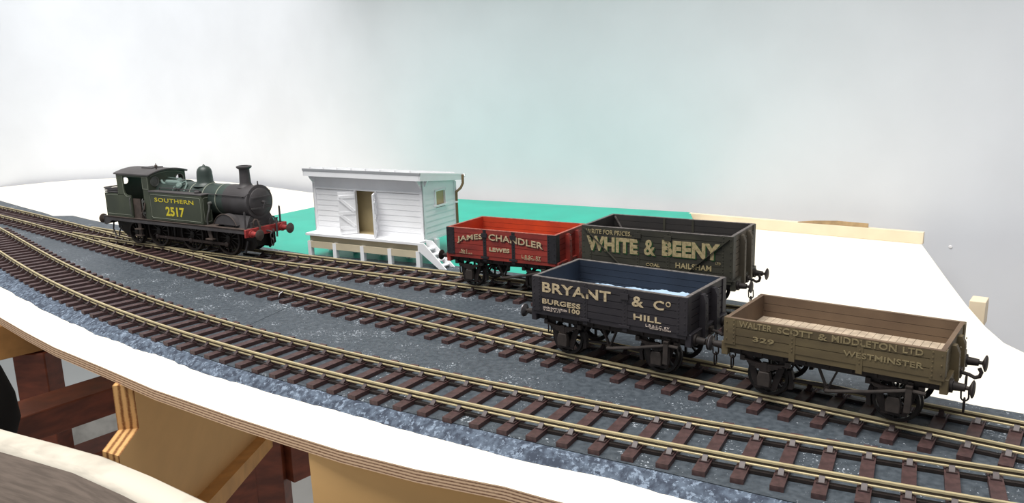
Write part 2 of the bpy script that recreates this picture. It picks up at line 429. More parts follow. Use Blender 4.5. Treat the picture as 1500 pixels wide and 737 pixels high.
# top edge rounded by a shallow chamfer
rows = [(0.0, ztop-1.0), (0.12, ztop), (0.80, ztop-.2), (1.0, ztop-2.2)]
vs = []
for t, z in rows:
    for p, q in zip(fas, inner):
        vs.append((p[0]+(q[0]-p[0])*t, p[1]+(q[1]-p[1])*t, z+(random.uniform(-.35, .35) if 0 < t < 1 else 0)))
fs = []
for r in range(3):
    for i in range(n-1): fs.append((r*n+i, r*n+i+1, (r+1)*n+i+1, (r+1)*n+i))
mb.add(vs, fs, 1)
mb.add([(p[0], p[1], z) for z in (ztop-1, zbt) for p in fas], [(i, i+1, n+i+1, n+i) for i in range(n-1)], 0)
mb.add([(p[0], p[1], z) for z in (ztop-2.2, zbt) for p in inner], [(i, i+1, n+i+1, n+i) for i in range(n-1)], 0)
mb.add([(p[0], p[1], zbt) for p in fas+inner], [(i, i+1, n+i+1, n+i) for i in range(n-1)], 0)
mb.add([(fas[0][0], fas[0][1], ztop-1), (inner[0][0], inner[0][1], ztop-2.2), (inner[0][0], inner[0][1], zbt), (fas[0][0], fas[0][1], zbt)], [(0, 1, 2, 3)], 0)
mb.add([(fas[-1][0], fas[-1][1], ztop-1), (inner[-1][0], inner[-1][1], ztop-2.2), (inner[-1][0], inner[-1][1], zbt), (fas[-1][0], fas[-1][1], zbt)], [(0, 1, 2, 3)], 0)
o = mb.build('front_panel', [M['fascia_face'], M['fascia_edge']], angle=60, weld=True); place(o)
tag(o, 'curved grey brown plywood panel with a white top edge, lowest and closest to the camera', 'panel')

# timber trestle below
tr_ = thing('wooden_trestle', -300, 560, -137, 0, 'dark brown stained timber trestle frame standing under the layout', 'trestle')
def beam(name, p, q, w, h, m='dark_wood'):
    mb = MB(); off = Vector((-300, 560, -137)); mb.bar(Vector(p)-off, Vector(q)-off, w, h)
    return mb.build(name, M[m], tr_, bevel=1.0)
beam('top_rail', (-371, 503, -130), (-195, 735, -130), 34, 20)
beam('lower_rail', (-470, 563, -285), (-262, 825, -285), 34, 140)
beam('end_board', (-169, 560, -140), (-78, 667, -140), 16, 100)
beam('leg', (-180, 562, -90), (-180, 562, -1000), 20, 20)
beam('leg', (-440, 640, -140), (-440, 640, -1000), 26, 26)
beam('leg', (-392, 650, -113), (-392, 650, -1000), 26, 24)
mb = MB(); mb.bar((-480, 556, -98), (-330, 712, -98), 24, 27); o = mb.build('wooden_batten', M['tan_wood'], bevel=0.6); place(o)
tag(o, 'orange pine batten above the dark post in the gap below the board', 'batten')

# black bag hanging at the far left
mb = MB(); prof = [(0, 8), (20, 12), (45, 15), (62, 22), (80, 27), (98, 28), (112, 23), (124, 16), (140, 14), (170, 18), (240, 26), (420, 24), (600, 20)]
mb.lathe((-331, 473, -14), (0.02, -0.02, -1), [(t*.9, r*.9) for t, r in prof], 24)
o = mb.build('black_bag', M['bag']); place(o)
tag(o, 'black fabric bag in the gap at the far left below the board', 'bag')
# clear boxes on the floor far behind the trestle
def tub(x, y, z, sx, sy, sz, label, rz=0.3):
    root = thing('storage_box', x, y, z, rz, label, 'storage box', None)
    mb = MB(); t = 3
    mb.box(-sx/2, sx/2, -sy/2, sy/2, 0, t); mb.box(-sx/2, sx/2, -sy/2, -sy/2+t, t, sz); mb.box(-sx/2, sx/2, sy/2-t, sy/2, t, sz)
    mb.box(-sx/2, -sx/2+t, -sy/2+t, sy/2-t, t, sz); mb.box(sx/2-t, sx/2, -sy/2+t, sy/2-t, t, sz)
    mb.build('body', M['box_plastic'], root)
    mb = MB(); mb.box(-sx/2-6, sx/2+6, -sy/2-6, sy/2+6, sz, sz+12); mb.build('lid', M['room_wall'], root, bevel=3)
    return root
tub(-1150, 2150, -1000, 620, 420, 330, 'pale grey plastic storage box on the floor, seen below the board')
mb = MB(); mb.tube([(-640+45*cos(k*pi/12), 1150+45*sin(k*pi/12), -975+14*sin(k*pi/6)) for k in range(24)], 9, 8, closed=True)
o = mb.build('cable_ring', M['black_ring']); place(o)
tag(o, 'black ring of cable lying on the pale floor below the trestle', 'cable')

# ------------------------------------------------------------------ backscene
wl = [(-640, 560), (-610, 700), (-585, 790), (-563, 850), (-541, 892), (-515, 922), (-484, 939), (-451, 943), (-405, 938), (-345, 914), (-262, 857), (-184, 779), (-108, 722), (-37, 675), (70, 616), (129, 576), (245, 496), (330, 437), (450, 350), (600, 240), (720, 150)]
def smooth(pts, k=3):
    for _ in range(k):
        out = [pts[0]]
        for i in range(len(pts)-1):
            a, b = pts[i], pts[i+1]
            out += [(a[0]*.75+b[0]*.25, a[1]*.75+b[1]*.25), (a[0]*.25+b[0]*.75, a[1]*.25+b[1]*.75)]
        pts = out+[pts[-1]]
    return pts
wl = smooth(wl, 3); n = len(wl); outer = []
for i, p in enumerate(wl):
    a = wl[max(i-1, 0)]; b = wl[min(i+1, n-1)]
    d = Vector((b[0]-a[0], b[1]-a[1])).normalized(); outer.append((p[0]-d.y*4, p[1]+d.x*4))
mb = MB(); zs = (-150, 262)
def strip(pts, za, zb_, sm=True):
    mb.add([(p[0], p[1], z) for z in (za, zb_) for p in pts], [(i, i+1, len(pts)+i+1, len(pts)+i) for i in range(len(pts)-1)], 0, sm)
strip(wl, *zs); strip(outer, *zs)
for z in zs: mb.add([(p[0], p[1], z) for p in wl+outer], [(i, i+1, n+i+1, n+i) for i in range(n-1)])
for i in (0, n-1): mb.add([(wl[i][0], wl[i][1], zs[0]), (outer[i][0], outer[i][1], zs[0]), (outer[i][0], outer[i][1], zs[1]), (wl[i][0], wl[i][1], zs[1])], [(0, 1, 2, 3)])
o = mb.build('backscene', M['wall'], angle=50, weld=True); place(o)
tag(o, 'tall plain white curved backscene board standing behind the whole layout', 'backscene')

# pelmet board on top of the backscene, added unseen to shade its upper part
mb = MB(); shade_pts = [(600, 240), (450, 350), (245, 496), (129, 576), (-37, 675), (-150, 748)]
inn = [(x-40, y-64) for x, y in shade_pts]
mb.prism([(x+6, y+9) for x, y in shade_pts]+inn[::-1], 262.2, 272, 'z'); o = mb.build('shading_board', M['ply_face']); place(o)
tag(o, 'added unseen pelmet board lying along the top of the backscene', 'shading')

# strips along the back of the board
def lath(pts, w, h, z, name, m, label, cat):
    mb = MB()
    for i in range(len(pts)-1):
        mb.bar((*pts[i], z+h/2), (*pts[i+1], z+h/2), w, h)
    o = mb.build(name, M[m], bevel=0.25); place(o); return tag(o, label, cat)
lath([(239.6, 472.2), (122, 560)], 3, 7, -6.98, 'wooden_strip', 'lath', 'long pale pine strip along the foot of the backscene behind the open wagons', 'strip')
# the backscene is chipped just above the strip
mb = MB(); mb.prism([(0, 0), (36, 0), (36, 2.4), (18, 2.6), (4, 1.6), (-6, .1)], -0.5, 0.5, 'y')
o = mb.build('bare_patch', M['bare_ply']); place(o, 185.5, 511.2, 0.1, atan2(-86, 118))
tag(o, 'chipped bare brown patch at the foot of the backscene above the pine strip', 'patch')
for sx_, sy_, sz_, lb in ((171.5, 548.5, 13, 'pale paint chip on the backscene above the pine strip'), (262, 484, -12, 'pale paint chip on the backscene just beyond the right end of the pine strip')):
    mb = MB(); mb.lathe((0, 0, 0), (-.6, -.8, 0), [(0, 1.1), (.2, .9), (.3, .3)], 9); o = mb.build('paint_chip', M['white']); place(o, sx_, sy_, sz_); o.location.x += -.0; tag(o, lb, 'paint chip')
mb = MB(); mb.box(-4, 4, -6, 6, -7, 7); o = mb.build('wooden_block', M['lath'], bevel=0.4); place(o, 256, 439, -38.5, -0.64)
tag(o, 'small pale wooden block on the backscene beyond the right edge of the board', 'block')
mb = MB(); mb.bar((236, 405, -72), (420, 300, -72), 20, 30); o = mb.build('support_rail', M['tan_wood'], bevel=0.5); place(o)
tag(o, 'pine support rail just showing below the right edge of the board', 'rail')

# ------------------------------------------------------------------ black trackbed, in three sheets with fine joints
bf = [(-528, 812), (-470, 740), (-400, 625), (-345, 540), (-299, 475), (-250, 422), (-205, 376), (-167, 340), (-130, 310), (-106, 290), (-86, 276), (-63, 261), (-38, 244), (-16, 231), (4, 218), (36, 199), (57, 186), (100, 160), (160, 130), (300, 62)]
bb = [(-510, 802),  (-463, 752), (-421, 711), (-381, 673), (-365, 656), (-349, 655), (-326, 634), (-305, 616), (-230, 560), (-153, 505), (-121, 481), (-34, 441), (30, 402), (95, 358), (106, 349), (112, 310), (119, 262), (129, 242), (140, 233), (149, 227), (200, 200), (330, 130)]
bf = smooth(bf, 2)
def cut(poly, p, d):
    """first crossing of an open polyline with the line through p along d"""
    for i in range(len(poly)-1):
        a, b = poly[i], poly[i+1]
        sa = (a[0]-p[0])*d[1]-(a[1]-p[1])*d[0]; sb = (b[0]-p[0])*d[1]-(b[1]-p[1])*d[0]
        if sa*sb < 0:
            t = sa/(sa-sb); return i, (a[0]+(b[0]-a[0])*t, a[1]+(b[1]-a[1])*t)
joints = [((-189, 389), (18, 25)), ((-110, 347), (6, 16))]
def seg(poly, i0, p0, i1, p1):
    return ([p0] if p0 else []) + poly[(i0+1 if p0 else 0):(i1+1 if p1 else len(poly))] + ([p1] if p1 else [])
cf = [cut(bf, *j) for j in joints]; cb = [cut(bb, *j) for j in joints]
names = ['dark trackbed sheet at the left, under the turnouts', 'middle sheet of dark trackbed under the loco and shed, between the two fine joints', 'long dark trackbed sheet under the four open wagons']
for k in range(3):
    f0 = cf[k-1] if k > 0 else (0, None); f1 = cf[k] if k < 2 else (0, None)
    b0 = cb[k-1] if k > 0 else (0, None); b1_ = cb[k] if k < 2 else (0, None)
    F_ = seg(bf, f0[0], f0[1], f1[0], f1[1]); B_ = seg(bb, b0[0], b0[1], b1_[0], b1_[1])
    if k < 2:   # hairline gap
        F_[-1] = (F_[-1][0]-.35, F_[-1][1]+.35*.0); B_[-1] = (B_[-1][0]-.35, B_[-1][1])
    mb = MB(); mb.prism(F_+B_[::-1], -6.95, Z_BED, 'z'); o = mb.build('trackbed_sheet', M['bed']); place(o)
    tag(o, names[k], 'trackbed', 'black trackbed sheets')
# rough shoulder between trackbed and white board edge
so = [(-537, 806), (-481, 733), (-411, 618), (-355, 532), (-308, 468), (-277, 436), (-242, 400), (-216, 375), (-191, 353), (-161, 327), (-132, 304), (-104, 282), (-84, 268), (-62, 254), (-47, 243), (-30, 232), (2, 212), (35, 193), (60, 178), (100, 152), (160, 122), (300, 54)]
def resample(p, n):
    L = [0]
    for i in range(1, len(p)): L.append(L[-1]+hypot(p[i][0]-p[i-1][0], p[i][1]-p[i-1][1]))
    out = []; j = 0
    for k in range(n):
        t = L[-1]*k/(n-1)
        while j < len(p)-2 and L[j+1] < t: j += 1
        f = (t-L[j])/max(1e-9, L[j+1]-L[j]); out.append((p[j][0]+(p[j+1][0]-p[j][0])*f, p[j][1]+(p[j+1][1]-p[j][1])*f))
    return out
from mathutils import noise as mnoise
bf2 = resample([(x-.25, y-.3) for x, y in bf], 700); vs = []; NR = 12
so2 = smooth(so, 2)
def nearest(p, poly):
    best = None
    for i in range(len(poly)-1):
        a = Vector(poly[i]); b = Vector(poly[i+1]); d = b-a; t = max(0, min(1, (Vector(p)-a).dot(d)/d.length_squared)); q = a+d*t
        e = (q-Vector(p)).length
        if best is None or e < best[0]: best = (e, q)
    return best[1]
for i, p in enumerate(bf2):
    q = nearest(p, so2)
    rag = 1.6*mnoise.noise(Vector((i*.06, 0, 0))) + .7*mnoise.noise(Vector((i*.35, 3, 0)))
    for r in range(NR+1):
        t = r/NR
        x = p[0]+(q[0]-p[0])*t; y = p[1]+(q[1]-p[1])*t
        d = (Vector(q)-Vector(p)).normalized()
        x += d.x*rag*t; y += d.y*rag*t
        prof = Z_BED-0.05 - (3.0)*(t**1.6)
        z = prof + (0.45*mnoise.noise(Vector((x*.12, y*.12, 0)))+.35*mnoise.noise(Vector((x*.5, y*.5, 5))))*(0 if r == 0 else 1)*sin(min(1, t*1.15)*pi*.8+.2)
        if r == NR: z = -7.0
        vs.append((x, y, max(z, -7.0)))
# skirt back to the board level so that the strip is solid
for i, p in enumerate(bf2): vs.append((p[0], p[1], -7.0))
fs = []; W_ = NR+1; n = len(bf2)
for i in range(n-1):
    for r in range(NR): fs.append((i*W_+r, i*W_+r+1, (i+1)*W_+r+1, (i+1)*W_+r))
    fs.append((n*W_+i, i*W_, (i+1)*W_, n*W_+i+1))
mb = MB(); mb.add(vs, fs, 0, True)
o = mb.build('trackbed_shoulder', M['shoulder'], angle=80, weld=True); place(o)
tag(o, 'rough blue grey plaster shoulder running along the front edge of the trackbed', 'shoulder')

# green mat
mroot = thing('green_mat', 0, 0, 0, 0, 'green craft mat lying on the board behind the white shed and the red wagon', 'mat')
P4 = [(-150, 503), (-121, 482.5), (-34, 443), (95, 360.5), (106, 440), (123, 562), (-42, 652), (-112, 690), (-180, 612), (-226, 572)]
P4 = [(x, y, -5.2+0.0305*((x+115)*.41+(y-482)*.91)) for x, y in P4]
mb = MB(); n = len(P4)
mb.add(P4, [tuple(range(n))]); mb.add([(x, y, z-1.5) for x, y, z in P4], [tuple(range(n))[::-1]], 1)
mb.add(P4+[(x, y, z-1.5) for x, y, z in P4], [(i, (i+1) % n, n+(i+1) % n, n+i) for i in range(n)], 1)
bpy.data.objects.remove(mroot)
o = mb.build('green_mat', [M['green'], M['mat_edge']]); place(o)
tag(o, 'green craft mat lying on the board behind the white shed and the red wagon', 'mat')

# ------------------------------------------------------------------ tracks
def cB(x, y):
    """distance to the centre line of the middle track, for trimming"""
    u = x*UX + y*UY
    p = cen('B', u); return abs((x-p[0])*-sin(p[2]) + (y-p[1])*cos(p[2]))
# front track
tA = track_root('railway_track', 'front curved track with empty brass-topped rails, nearest the board edge', 'track')
for s, nm in ((-1, 'rail'), (1, 'rail')):
    pts = railpts('A', -668, 14, s); mb = MB(); rail_mesh(mb, pts); mb.build('rail', [M['rail'], M['rail_web']], tA); add_web(tA, railpts('A', -640, 12, s, 12))
st = arclen('A', -660, 12, 9.3)
for x, y, a in st:
    w1 = 16.4
    while w1 > 8 and cB(x - sin(a)*w1, y + cos(a)*w1) < 19.5: w1 -= 0.5
    if w1 <= 8: continue
    add_sleeper(tA, x, y, a, -16.4, w1, (-HG, HG) if w1 > 11.5 else (-HG,))
# left turnout: middle line and the back line part here
tT = track_root('turnout', 'turnout at the far left where the loco road leaves the middle track', 'track')
US, UE = -780, -430            # the turnout runs to here
for s in (-1, 1):
    mb = MB(); rail_mesh(mb, railpts('B', US, UE, s)); mb.build('rail', [M['rail'], M['rail_web']], tT); add_web(tT, railpts('B', US, UE, s, 12))
def offC(side, u):
    """offset of a rail of the diverging road measured from the C centre line"""
    return side*HG
for s, ua in ((-1, -577), (1, -587)):
    mb = MB(); rail_mesh(mb, railpts('C', ua, UE, s), dz=-0.05); mb.build('rail', [M['rail'], M['rail_web']], tT)
# check rails and wing rails beside the crossing
for tr, s, ua, ub in (('B', -1, -530, -478), ('C', 1, -530, -478)):
    mb = MB(); rail_mesh(mb, railpts(tr, ua, ub, s, off=lambda t: s*(HG-2.0))); mb.build('check_rail', [M['rail'], M['rail_web']], tT)
def sepBC(x, y, a):
    u = x*UX + y*UY; best = None
    for k in range(-12, 13):
        c = cen('C', u+k); d = hypot(c[0]-x, c[1]-y); al = (c[0]-x)*cos(a)+(c[1]-y)*sin(a)
        if best is None or abs(al) < abs(best[0]): best = (al, d)
    return best[1]
trimC = {}
for x, y, a in arclen('B', US+6, 40, 9.3):
    u = x*UX + y*UY
    lo, hi = -16.4, 16.4; ch = (-HG, HG)
    if -596 < u < -250:
        sp_ = sepBC(x, y, a)
        if u < UE:
            if sp_ < 29: hi = sp_+16.4; ch = (-HG, HG, sp_-HG, sp_+HG) if sp_ > 4 else (-HG, HG)
            elif sp_ < 35: hi = 15.8
    if u < UE: add_sleeper(tT, x, y, a, lo, hi, ch)
# middle track
tB = track_root('railway_track', 'middle track carrying the black and the brown open wagons', 'track')
for s in (-1, 1):
    mb = MB(); rail_mesh(mb, railpts('B', UE+.4, 48, s)); mb.build('rail', [M['rail'], M['rail_web']], tB); add_web(tB, railpts('B', UE+.4, 48, s, 12))
lastu = None
for x, y, a in arclen('B', US+6, 44, 9.3):
    u = x*UX + y*UY
    if u >= UE: add_sleeper(tB, x, y, a)
px_, py_, pa = cen('B', -321)
mb = MB(); mb.tube([(px_+sin(pa)*(HG+.5), py_-cos(pa)*(HG+.5), -1.2), (px_+sin(pa)*(HG+2.2), py_-cos(pa)*(HG+2.2), -1.8), (px_+sin(pa)*(HG+3.4), py_-cos(pa)*(HG+3.4), -3.8)], .45, 6)
mb.build('dropper_wire', M['buffer_steel'], tB)
# back track
tC = track_root('railway_track', 'back track carrying the red and the dark olive open wagons, past the white shed', 'track')
CE = -112
for s in (-1, 1):
    mb = MB(); rail_mesh(mb, railpts('C', UE+.4, CE, s)); mb.build('rail', [M['rail'], M['rail_web']], tC); add_web(tC, railpts('C', -424, CE, s, 12))
for x, y, a in arclen('C', -500, CE-2, 9.3):
    u = x*UX + y*UY
    d = cB(x, y)
    lo = -16.4
    if d < 29: continue
    if d < 36.5: lo = -(d-18.6)
    add_sleeper(tC, x, y, a, lo, 16.4, (-HG, HG) if lo < -11 else (HG,))

# ------------------------------------------------------------------ white shed on its platform
SH = thing('goods_shed', -115.06, 485.71, 0, -0.52, 'white planked model goods shed on a raised platform with an open door', 'shed')
SHL, SHD = 77.6, 32.0; ZF, ZW, ZR = 9.3, 41.5, 37.5
def planked(mb, x0, x1, z0, z1, y, pitch=3.0, face=-1, hole=None, top=None, axis='x', lap=0.2):
    """horizontal boards, each slightly lapped; hole = (a, b, c, d)"""
    z = z0
    while z < z1-0.3:
        zz = min(z+pitch, z1)
        spans = [(x0, x1)]
        if hole and z < hole[3]-0.1 and zz > hole[2]+0.1: spans = [(x0, hole[0]), (hole[1], x1)]
        for a, b in spans:
            if b-a < .2: continue
            o_, i_ = y+face*0.32, y-face*0.9
            if axis == 'x':
                poly = [(y-face*1.0, z), (y+face*lap, z), (y+face*0.02, zz), (y-face*1.0, zz)]
                mb.prism(poly, a, b, 'x')
            else:
                poly = [(y-face*1.0, z), (y+face*lap, z), (y+face*0.02, zz), (y-face*1.0, zz)]
                mb.prism([(p, q) for p, q in poly], a, b, 'y')
        z = zz
mb = MB(); planked(mb, 0, SHL, ZF, 34.4, 0, 3.1, -1, (31, 45.4, ZF, 34.4)); mb.box(0, SHL, -.1, 1, 34.4, ZW+2.6); mb.box(0, SHL, -.5, -.1, 34.4, 35.3)
mb.build('front_wall', M['white'], SH)
mb = MB(); planked(mb, 0, SHD, ZF, ZW-.5, SHL+.1, 3.1, 1, (12, 21, 26.5, 34.2), axis='y', lap=.26)
mb.build('side_wall', M['white'], SH)
mb = MB(); planked(mb, 0, SHD, ZF, ZW-.5, 0, 3.1, -1, axis='y'); mb.build('side_wall', M['white'], SH)
mb = MB(); planked(mb, 0, SHL, ZF, ZR, SHD, 3.1, 1); mb.build('back_wall', M['white'], SH)
mb = MB(); mb.box(1.1, SHL-1.1, 8, 8.6, ZF, 42.5); mb.box(1.1, SHL-1.1, 1.1, SHD-1.1, ZF-.2, ZF)
mb.build('inner_lining', M['shed_inside'], SH)
mb = MB(); mb.box(1.1, SHL-1.1, 8.7, SHD-1.2, ZF+.1, 36.0)
# corner boards
for x in (-.5, SHL-1.4):
    mb = MB(); mb.box(x, x+1.9, -.75, .0, ZF, ZW); mb.box(x if x < 0 else x+1.9-.5, x+.5 if x < 0 else x+1.9, -.75, 1.6, ZF, ZW); mb.build('corner_board', M['white'], SH)
mb = MB(); mb.box(SHL+.2, SHL+.75, SHD-1.6, SHD+.4, ZF, ZR); mb.build('corner_board', M['white'], SH)
# roof
yf, yb, zf_, zb2 = -5.6, SHD+4.5, 46.8, 41.4
th = 1.0
mb = MB(); mb.prism([(yf, zf_-th), (yf, zf_), (yb, zb2), (yb, zb2-th)], -3.0, SHL+3.0, 'x'); mb.build('roof', M['white'], SH)
mb = MB(); mb.box(-3.05, SHL+3.05, yf-.15, yf+.5, zf_-1.5, zf_-.25); mb.build('roof_edge', M['shed_grey'], SH)
mb = MB(); mb.box(-2.4, SHL+2.6, yf+.1, yf+.9, zf_-4.6, zf_-1.5); mb.build('fascia_board', M['white'], SH)
for x in (SHL+2.2, -2.9):
    mb = MB(); mb.prism([(yf+.1, zf_-4.6), (yf+.1, zf_-.9), (yb, zb2-.9), (yb, zb2-3.6)], x, x+.75, 'x'); mb.build('barge_board', M['white'], SH)
for k in range(8):
    mb = MB(); x = 3+k*10.2; mb.box(x-.25, x+.25, yf, yb, zf_-.2, zf_-.1)
    mb = MB(); mb.prism([(yf-.1, zf_), (yf-.1, zf_+.8), (yb, zb2+.8), (yb, zb2)], x-.35, x+.35, 'x'); mb.build('roof_batten', M['white'], SH)
for x, y in ((.6, -1), (SHL-.6, -1), (SHL+.2, 2)):
    mb = MB()
    if y < 0: mb.prism([(-.5, 37.2), (-.5, 42.3), (-4.6, 42.5), (-3.2, 40.2), (-1.6, 38.6)], x-.6, x+.6, 'x')
    else: mb.prism([(SHL+.3, 37.8), (SHL+.3, 41.5), (SHL+2.6, 42.0), (SHL+1.6, 39.5)], 1.6, 2.8, 'y')
    mb.build('eaves_bracket', M['white'], SH)
# window on the side
wx = SHL
mb = MB()
mb.box(wx, wx+.8, 10.9, 12.0, 26, 34.8); mb.box(wx, wx+.8, 21, 22.1, 26, 34.8); mb.box(wx, wx+.8, 10.9, 22.1, 34.2, 35.1); mb.box(wx, wx+1.4, 10.4, 22.6, 25.6, 26.5)
mb.build('window_frame', M['white'], SH)
mb = MB(); mb.box(wx-.9, wx-.6, 12, 21, 26.5, 34.2); mb.build('window_backing', M['shed_inside'], SH)
# doors
def leaf(hx, ang, wd, lab):
    """ang: direction of the leaf from its hinge, seen from above"""
    root = MB(); root.box(0, wd, -.45, .45, 0, 24.2)
    for x in (wd/4, wd/2, wd*3/4): root.box(x-.06, x+.06, -.52, .52, 0, 24.2)
    o = root.build('door', M['white'], SH); o.location = (hx*MM, -1.0*MM, (ZF+.4)*MM); o.rotation_euler = (0, 0, ang)
    b = MB()
    sd = -1 if lab else 1
    ya, yb_ = (.45, .75)
    for z in (2.5, 11.2, 20.6): b.box(.5, wd-.5, ya, yb_, z, z+1.7)
    for z0, z1 in ((4.2, 11.2), (12.9, 20.6)):
        b.bar((.8, .7, z0), (wd-.8, .7, z1), 1.5, .5, up=(0, 1, 0))
    bb_ = b.build('door_brace', M['white'], o)
    h = MB()
    for z in (3.3, 21.4): h.lathe((wd-1.0, .95, z), (0, 1, 0), [(0, .45), (.3, .45), (.4, .0)], 8, caps=False)
    h.build('door_bolt', M['white'], o)
leaf(31.2, radians(180+38), 9.6, True)
leaf(45.3, radians(-58), 9.0, False)
mb = MB(); mb.box(30.2, 31.1, -.7, .6, ZF, 34.6); mb.box(45.3, 46.2, -.7, .6, ZF, 34.6); mb.build('door_frame', M['white'], SH)
# drainpipe at the back right corner
mb = MB(); mb.tube([(SHL+3.4, SHD+3.6, 41), (SHL+3.4, SHD+3.4, 36), (SHL+2.6, SHD+2.4, 33.5), (SHL+1.4, SHD-.5, 31.5), (SHL+1.2, SHD-.5, 28), (SHL+1.2, SHD-.5, 14), (SHL+1.2, SHD-.5, -4.5)], .75, 8); mb.build('drainpipe', M['pipe_brown'], SH)
mb = MB(); mb.lathe((SHL+1.2, SHD-.5, 25.2), (0, 0, 1), [(0, 1.0), (1.0, 1.0)], 10); mb.box(SHL, SHL+1.4, SHD-1.0, SHD, 25.3, 26.0); mb.build('pipe_clip', M['white'], SH)
mb = MB(); mb.prism([(yb-.1, zb2-1.9), (yb+1.6, zb2-1.9), (yb+1.6, zb2-.3), (yb+1.2, zb2-.3), (yb+1.2, zb2-1.4), (yb-.1, zb2-1.4)], -3, SHL+3.6, 'x'); mb.build('gutter', M['white'], SH)
# platform
mb = MB()
x = -.9
while x < 79.4:
    mb.box(x, min(x+1.9, 79.5), -9.4, 0.1, 8.0, 9.3+random.uniform(-.05, .05)); x += 1.95
mb.box(-.5, SHL+.5, 0.1, SHD, 8.0, 9.25)
mb.build('platform_deck', M['white'], SH)
mb = MB(); mb.box(.2, 78.9, -7.0, -6.2, 4.0, 8.0); mb.build('platform_beam', M['cream'], SH)
mb = MB(); mb.box(.2, 78.9, -9.0, -8.35, .8, 4.6); mb.build('platform_beam', M['cream'], SH)
for x in (1.2, 20.2, 40.4, 59.8, 79.0):
    for y, zl in ((-9.1, Z_BED), (8, -4.6), (SHD-1.5, -4.0)):
        mb = MB(); mb.box(x-1.25, x+1.25, y, y+2.4, zl, 4.5 if y < 0 else 8.0); mb.build('leg', M['white'], SH)
# steps at the right end of the platform
st_ = MB
def stringer(y):
    mb = MB(); mb.prism([(79.7, 9.3), (83.5, 9.3), (97.5, -3.9), (92.9, -3.9), (79.7, 5.2)], y, y+.8, 'y'); mb.build('stringer', M['white'], SH)
stringer(-9.6); stringer(-1.8)
for k in range(4):
    x = 83.4+k*2.95; z = 5.9-k*2.75
    mb = MB(); mb.box(x-1.2, x+2.3, -8.8, -1.8, z-.7, z); mb.build('tread', M['white'], SH)

